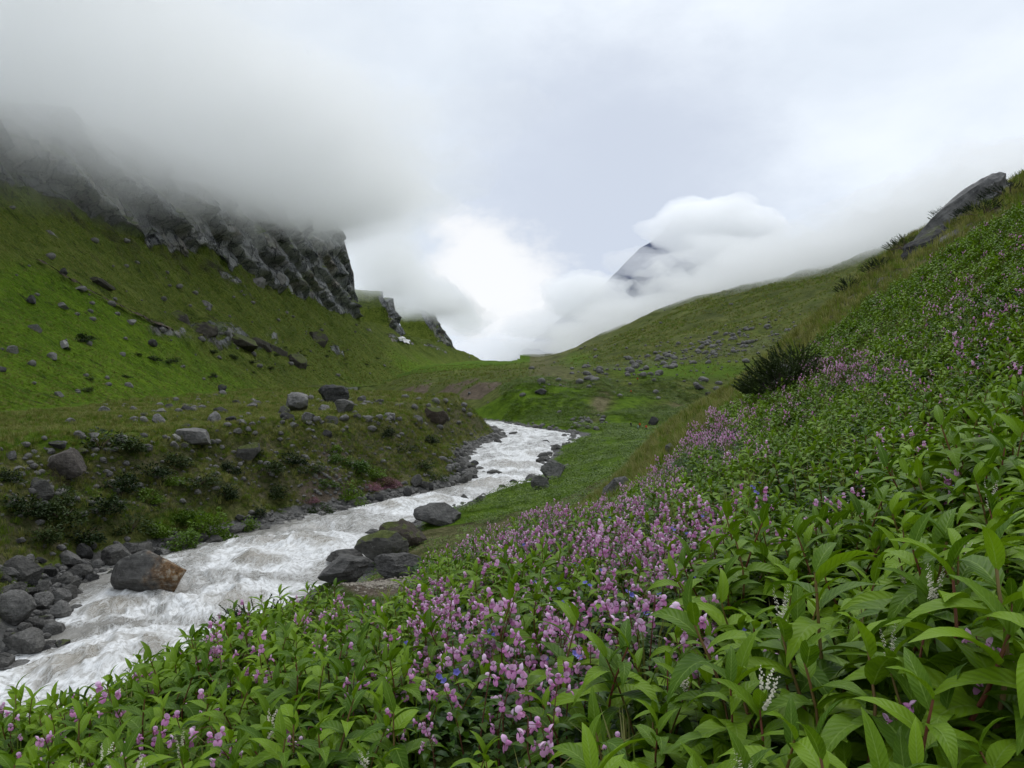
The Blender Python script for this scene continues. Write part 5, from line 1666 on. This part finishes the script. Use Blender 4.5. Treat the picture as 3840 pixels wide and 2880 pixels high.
x, y, z = x[ok], y[ok], z[ok]
scatter('herbs', herb, np.stack([x, y, z], 1), rand_rots(len(x), .2), RS.uniform(.6, 1.3, len(x)) * (1 + y / 200), RS.randint(0, 3, len(x)), 'low bright green herbs on the right river bank')
x, y = sample_wedge(9000, 238, 330, 500, 760)
z, sd, s, ins = ground(x, y, True)
ok = (sd > 0) & (s > 3) & ~ins & (fbm(x / 22, y / 22, 6.0, 3) > -.1) & (z < 3)
x, y, z = x[ok], y[ok], z[ok]
scatter('herbs', herb, np.stack([x, y, z], 1), rand_rots(len(x), .2), RS.uniform(1.2, 2.6, len(x)), RS.randint(0, 3, len(x)), 'green herbs covering the mounds beyond the bend')

x, y = sample_wedge(26000, 42, 140, -10, 470)
z, sd, s, ins = ground(x, y, True)
px, py = proj(x, y, z)
gb = np.maximum.reduce([1.1 * blob(px, py, 355, 470, 24, 12, 25), 1.0 * blob(px, py, 195, 528, 55, 20), 0.9 * blob(px, py, 350, 500, 30, 9), 0.8 * blob(px, py, 110, 500, 50, 18), .7 * blob(px, py, 20, 590, 25, 14), .5 * blob(px, py, 290, 505, 30, 14)])
ok = (sd < 0) & (s > 2.5) & ~ins & (RS.uniform(0, 1, len(x)) < gb * 1.1 - .15)
x, y, z = x[ok], y[ok], z[ok]
scatter('herbs', herb, np.stack([x, y, z], 1), rand_rots(len(x), .2), RS.uniform(.6, 1.2, len(x)), RS.randint(0, 3, len(x)), 'bright green herbs low on the left bank')
sel = (t1 > .03) & (t1 < .97) & (YS > 90) & (YS < 1000) & (mpx > -60) & (mpx < 480)
cidx = np.where(sel.ravel())[0]
wgt = 1.0 / YS.ravel()[cidx]
cidx = RS.choice(cidx, 17000, p=wgt / wgt.sum())
jit = RS.normal(0, .6, (len(cidx), 2))
pts = np.stack([MX.ravel()[cidx] , MY.ravel()[cidx] + jit[:, 1], MZ.ravel()[cidx] - .1], 1)
scatter('slope_grass', tu, pts, rand_rots(len(pts), .3), RS.uniform(1.2, 2.6, len(pts)) * np.clip(pts[:, 1] / 300, .8, 2.2), RS.randint(0, 6, len(pts)), 'tufts of grass on the slope of the left mountain')
x, y = sample_wedge(16000, 300, 950, 500, 900)
z, sd, s, ins = ground(x, y, True)
ok = (sd > 0) & ~ins & (z > 0) & (fbm(x / 40, y / 60, 9.0, 3) > -.15) & (RS.uniform(0, 1, len(x)) < sstep(530, 680, CX + F * x / y))
x, y, z = x[ok], y[ok], z[ok]
scatter('slope_grass', tu, np.stack([x, y, z], 1), rand_rots(len(x), .3), RS.uniform(2.0, 4.0, len(x)) * np.clip(y / 400, .8, 2), RS.randint(0, 6, len(x)), 'tufts of grass on the far right slope')
x, y = sample_wedge(9000, 300, 900, 340, 545)
z, sd, s, ins = ground(x, y, True)
ok = (sd > 0) & ~ins & (x > foot_x(y)) & (z > -2) & (RS.uniform(0, 1, len(x)) < sstep(560, 500, CX + F * x / y))
x, y, z = x[ok], y[ok], z[ok]
scatter('slope_grass', tu, np.stack([x, y, z], 1), rand_rots(len(x), .3), RS.uniform(2.0, 4.0, len(x)), RS.randint(0, 6, len(x)), 'grass on the far terrace behind the scarp')
# ------------------------------------------------------------------ bushes
def bush_piece(seed, n=620, leaf=(.15, .24), flat=.62):
    rs = np.random.RandomState(seed)
    p = Piece()
    lobes = rs.normal(size=(7, 3)); lobes[:, 2] = np.abs(lobes[:, 2]) * .6
    lobes = lobes / np.linalg.norm(lobes, axis=1)[:, None] * rs.uniform(.35, .75, (7, 1))
    for i in range(n):
        l = lobes[rs.randint(7)]
        q = rs.normal(size=3); q /= np.linalg.norm(q)
        pos = l + q * rs.uniform(.25, .46)
        if pos[2] < 0: pos[2] *= -.4
        pos[2] *= flat / .62
        p.join(BLEAF[i % 2], mat4(pos, rs.uniform(-.8, .8), rs.uniform(-.8, .5), math.atan2(pos[1], pos[0]) + rs.uniform(-1, 1), rs.uniform(*leaf)))
    return p
def stems_piece(seed, n=6):
    rs = np.random.RandomState(seed)
    p = Piece()
    for i in range(n):
        a = rs.uniform(0, 6.28)
        p.join(tube_piece([(0, 0, -.1), (.2 * math.cos(a), .2 * math.sin(a), .2), (.5 * math.cos(a), .5 * math.sin(a), .42)], .03, .01, 5))
    return p
BUSH = {'green': [bush_piece(i).mesh('foliage', [M_SHRUB]) for i in (1, 2, 3)], 'dark': [bush_piece(i, 620, (.13, .20), .55).mesh('foliage', [M_DSHRUB]) for i in (4, 5, 6)],
        'pink': [bush_piece(i, 420, (.11, .16), .5).mesh('foliage', [M_PSHRUB]) for i in (7,)]}
BSTEMS = stems_piece(5).mesh('stems', [M_BARK])
def bush(p, w, h, key, label, group):
    o = empty('bush', p + Vector((0, 0, -.1)), random.uniform(0, 6.28))
    o.scale = (w / 2, w / 2, h)
    tag(o, label, 'bush', group)
    link('foliage', random.choice(BUSH[key]), o)
    link('stems', BSTEMS, o)
bl = [(355, 470, 26, 'green'), (372, 476, 20, 'green'), (340, 462, 16, 'green'), (335, 452, 14, 'green'), (350, 498, 22, 'green'), (366, 506, 18, 'green'), (328, 488, 16, 'green'), (405, 506, 14, 'green'),
      (180, 545, 30, 'green'), (205, 535, 34, 'green'), (225, 540, 26, 'green'), (160, 535, 22, 'green'), (190, 520, 26, 'green'), (245, 530, 20, 'green'), (170, 480, 20, 'green'), (150, 500, 22, 'green'),
      (382, 482, 22, 'pink'), (370, 486, 18, 'pink'), (396, 486, 16, 'pink'), (310, 498, 14, 'pink'),
      (120, 490, 34, 'dark'), (150, 475, 30, 'dark'), (105, 510, 36, 'dark'), (60, 520, 40, 'dark'), (25, 515, 36, 'dark'), (85, 535, 40, 'dark'), (40, 545, 34, 'dark'), (130, 530, 34, 'dark'), (175, 465, 26, 'dark'),
      (200, 485, 28, 'dark'), (225, 500, 24, 'dark'), (270, 470, 26, 'dark'), (295, 460, 24, 'dark'), (250, 455, 20, 'dark'), (310, 470, 20, 'dark'), (280, 500, 22, 'dark'), (260, 515, 18, 'dark'), (420, 465, 20, 'dark'),
      (435, 478, 18, 'dark'), (405, 448, 18, 'dark'), (390, 436, 16, 'dark'), (430, 440, 16, 'dark'), (450, 430, 14, 'dark'), (100, 449, 44, 'dark'), (130, 451, 30, 'dark'), (320, 510, 20, 'dark'), (230, 470, 18, 'dark'),
      (10, 480, 24, 'dark'), (60, 500, 26, 'dark')]
wd = {'green': ('bright green shrub low on the left river bank', 'green shrubs of the left bank'), 'dark': ('dark juniper mat on the left river bank', 'dark juniper mats of the left bank'),
      'pink': ('reddish pink flowering shrub above the water on the left bank', 'pink shrubs of the left bank')}
for px, py, w, key in bl:
    p = ground_at(px, py + 4, 35, 160)
    if p is None: continue
    wm = w / F * p.y * 1.4
    hp_ = 'above the shore heap' if px < 130 else 'behind the rusty boulder' if px < 240 else 'left of the scree chute' if px < 315 else 'right of the scree chute' if px < 400 else 'near the inner bend'
    bush(p, wm, wm * random.uniform(.42, .6), key, '%s %s, %s' % ('large' if w > 27 else 'small' if w < 19 else 'medium', wd[key][0].replace('flowering ', '').replace('above the water ', '').replace('low ', '').replace('river ', ''), hp_ + (' high up' if py < 485 else ' low down')), wd[key][1])
for i in range(34):                                       # dark clumps at the foot of the mountain and on the terrace
    u = random.uniform(60, 400)
    p = mount_at(u, random.uniform(np.interp(u, [0, 400], [330, 352]), np.interp(u, [0, 230, 400], [398, 382, 368])), 60, 900)
    w = random.choice([3, 4, 6])
    bush(p, w, w * .35, 'dark', '%s dark scrub clump on the left mountain slope %s' % ({3: 'small', 4: 'medium', 6: 'large'}[w], 'under the dark ledges' if 180 < u < 320 else 'by the left edge' if u < 110 else 'below the trail' if u < 181 else 'toward the valley head'), 'scrub on the left mountain slope')
# junipers with needle sprays
def spray_piece(seed):
    rs = np.random.RandomState(seed)
    p = Piece()
    c = np.array([(0, 0, 0), (.3, 0, .10), (.62, 0, .26), (1, 0, .50)])
    for i in range(64):
        q = rs.uniform(.12, 1)
        b = np.array([np.interp(q, [0, .3, .62, 1], c[:, j]) for j in range(3)])
        a = rs.uniform(0, 6.28)
        d = np.array([.75, math.cos(a) * .7, math.sin(a) * .7 + .3]); d /= np.linalg.norm(d)
        L = rs.uniform(.10, .20) * (1.1 - .4 * q)
        sd = np.cross(d, rs.normal(size=3)); sd = sd / np.linalg.norm(sd) * .034
        p.add([b - sd, b + sd, b + d * L], [(0, 1, 2)], [(0, 0)] * 3)
    return p
SPR = [spray_piece(i) for i in range(4)]
def juniper(p, w, h, label, seed, n=150):
    rs = np.random.RandomState(seed)
    o = empty('juniper_bush', p)
    tag(o, label, 'bush', 'dark junipers on the right bank')
    fo, br = Piece(), Piece()
    for i in range(n):
        a = rs.uniform(0, 6.28); q = math.sqrt(rs.uniform(0, 1))
        up = h * (1 - q ** 2) * rs.uniform(.35, 1)
        b = np.array([w / 2 * q * math.cos(a), w / 2 * q * math.sin(a), up * .8])
        L = rs.uniform(.28, .45) * min(w, h * 1.6) * .6
        fo.join(SPR[i % 4], mat4(b, rs.uniform(-.5, .5), -rs.uniform(-.1, 1.0) * (1.1 - q), a + rs.uniform(-.6, .6), L))
        if i % 9 == 0:
            br.join(tube_piece([(0, 0, -.1), b * .5 + (0, 0, .05), b], .03 * w / 2, .008, 4))
    link('foliage', fo.mesh('foliage', [M_NEEDLE]), o)
    link('branches', br.mesh('branches', [M_BARK]), o)
juniper(hill_pt(785, 23.2, -.1), 2.1, 1.45, 'large dark juniper bush beside the pink flowers on the right slope', 1, 420)
juniper(hill_pt(800, 25.5, 0), 1.5, 1.0, 'smaller dark juniper touching the large one on its uphill side', 2, 240)
juniper(hill_pt(258, 9.6, -.05), 1.0, .62, 'dark feathery juniper hanging over the river at the meadow edge', 3, 230)
juniper(hill_pt(240, 9.3, -.05), .6, .35, 'small juniper sprig below the feathery juniper at the river', 4, 70)
for i, (u, d, w, lab) in enumerate([(955, 42, 2.4, 'dark juniper on the skyline left of the grey slab'), (995, 42, 3.0, 'juniper mat above the grey slab on the skyline'), (1010, 38, 2.6, 'juniper right of the grey slab near the picture edge'),
                                    (905, 42, 1.8, 'dark juniper on the hillside skyline below the slab'), (880, 41, 1.6, 'low dark juniper midway down the hillside crest'), (985, 36, 2.4, 'dark juniper under the grey slab'), (850, 42, 1.4, 'lowest dark juniper on the hillside crest')]):
    juniper(hill_pt(u, d, 0), w, .8, lab, 20 + i, 150)
# ------------------------------------------------------------------ hikers
def cloth(name, col):
    t = NT(name)
    return t.done(t.bsdf(t.mix(t.noise(t.coord('Object'), 6.0, 3), tuple(c * .7 for c in col), col), .85, .2))
M_SKIN = cloth('skin', (.42, .26, .18)); M_HAIR = cloth('hair', (.02, .015, .012)); M_BOOT = cloth('boot', (.03, .025, .02))
def person(p, rz, jacket, trousers, pack, label, stride=.22):
    root = empty('person', p, rz)
    tag(root, label, 'person', 'hikers on the valley path')
    J = {'pelvis': (0, 0, .95, .15, .11), 'waist': (0, 0, 1.10, .14, .10), 'chest': (0, .02, 1.32, .17, .12), 'neck': (0, .03, 1.50, .06, .06), 'chin': (0, .05, 1.58, .075, .085), 'crown': (0, .05, 1.70, .085, .10)}
    for s, nm in ((-1, 'l'), (1, 'r')):
        f = stride * s
        J['hip' + nm] = (.09 * s, 0, .90, .09, .09); J['knee' + nm] = (.10 * s, f * .6, .50, .062, .062); J['ankle' + nm] = (.10 * s, f * .9 - .03, .09, .045, .045); J['toe' + nm] = (.10 * s, f * .9 + .14, .04, .04, .035)
        J['sho' + nm] = (.19 * s, .02, 1.43, .062, .062); J['elb' + nm] = (.25 * s, -f * .4, 1.16, .048, .048); J['wri' + nm] = (.24 * s, -f * .8 + .10, .92, .035, .035); J['hand' + nm] = (.235 * s, -f * .8 + .15, .83, .035, .028)
    names = list(J)
    E = [('pelvis', 'waist'), ('waist', 'chest'), ('chest', 'neck'), ('neck', 'chin'), ('chin', 'crown')]
    for nm in 'lr':
        E += [('pelvis', 'hip' + nm), ('hip' + nm, 'knee' + nm), ('knee' + nm, 'ankle' + nm), ('ankle' + nm, 'toe' + nm), ('chest', 'sho' + nm), ('sho' + nm, 'elb' + nm), ('elb' + nm, 'wri' + nm), ('wri' + nm, 'hand' + nm)]
    me = bpy.data.meshes.new('body')
    me.from_pydata([J[n][:3] for n in names], [(names.index(a), names.index(b)) for a, b in E], [])
    o = link('body', me, root)
    sk = o.modifiers.new('skin', 'SKIN')
    for i, n in enumerate(names):
        me.skin_vertices[0].data[i].radius = J[n][3:]
        me.skin_vertices[0].data[i].use_root = (n == 'pelvis')
    ss = o.modifiers.new('smooth', 'SUBSURF'); ss.levels = ss.render_levels = 1
    t = NT('hiker_clothes')
    sp = t.node('ShaderNodeSeparateXYZ'); t.l.new(t.coord('Object'), sp.inputs[0])
    z = sp.outputs[2]
    c = t.mix(t.mapr(z, .10, .12), (.03, .025, .02), trousers)
    c = t.mix(t.mapr(z, .93, .95), c, jacket)
    ax = t.math('ABSOLUTE', sp.outputs[0])
    c = t.mix(t.math('MULTIPLY', t.mapr(z, .90, .88), t.mapr(ax, .19, .20)), c, (.42, .26, .18))
    c = t.mix(t.mapr(z, 1.53, 1.54), c, (.42, .26, .18))
    me.materials.append(t.done(t.bsdf(c, .85, .2)))
    hp = Piece(); hp.join(cup(.098, .115, .10, 8, 3, -1), mat4((0, .04, 1.68), -pi / 2))
    link('hair', hp.mesh('hair', [M_HAIR]), root)
    if pack:
        pk_ = rock_mesh('backpack', 5, cloth('pack', pack), 2, (.19, .15, .30), 4, .03, (.8, .95))
        q = link('backpack', pk_, root); q.location = (0, -.20, 1.24)
def hiker(X, Y, *a, **kw):
    p = ground_at(X * K, Y * K, 150, 700)
    if p is not None: person(p, *a, **kw)
hiker(1363, 925, 2.6, (.03, .03, .035), (.025, .025, .03), (.35, .35, .36), 'person in black clothes with a pale pack, standing apart on the path')
hiker(1382, 926, 2.8, (.55, .10, .02), (.03, .03, .04), (.60, .12, .02), 'person with an orange pack in the middle of the group of hikers')
hiker(1378, 931, 2.9, (.30, .38, .32), (.03, .04, .06), (.25, .30, .28), 'person in a pale green top in front of the orange pack')
hiker(1396, 932, 3.0, (.60, .09, .04), (.08, .08, .09), (.62, .10, .05), 'person with a red-orange pack at the right end of the group')
hiker(1363, 852, 0.4, (.55, .10, .02), (.05, .05, .06), (.60, .13, .03), 'person in orange climbing the green mound above the group')
hiker(1377, 830, 0.3, (.50, .07, .03), (.05, .05, .06), (.55, .08, .03), 'person with a red pack reaching the top of the mound')
# ------------------------------------------------------------------ trail across the left slope
def ribbon(name, pts2212, w, mat, lift=.5):
    pts = []
    for (a, b), (c, d) in zip(pts2212[:-1], pts2212[1:]):
        for q in np.linspace(0, 1, 14, endpoint=False):
            pts.append(mount_at((a + (c - a) * q) * K, (b + (d - b) * q) * K, 100, 700))
    v, f = [], []
    for i, p in enumerate(pts):
        ww = w * (1 + .35 * math.sin(i * 1.7) * math.sin(i * .6))
        v += [p + Vector((lift * .6 + ww * .4, -lift * .3, lift - ww * .25)), p + Vector((lift * .6 - ww * .4, -lift * .3, lift + ww * .3))]
        if i: f.append((2 * i - 2, 2 * i, 2 * i + 1, 2 * i - 1))
    o = link(name, npmesh(name, v, f, mat, True))
    return tag(o, kind='structure')
t = NT('trail_earth')
M_TRAIL = t.done(t.bsdf(t.ramp(t.noise(t.coord('Object'), .5, 5), [(.35, (.035, .028, .018)), (.65, (.10, .078, .055))]), .95, .1))
ribbon('footpath', [(60, 548), (150, 606), (230, 648), (320, 690), (372, 716)], 2.4, M_TRAIL, .9)
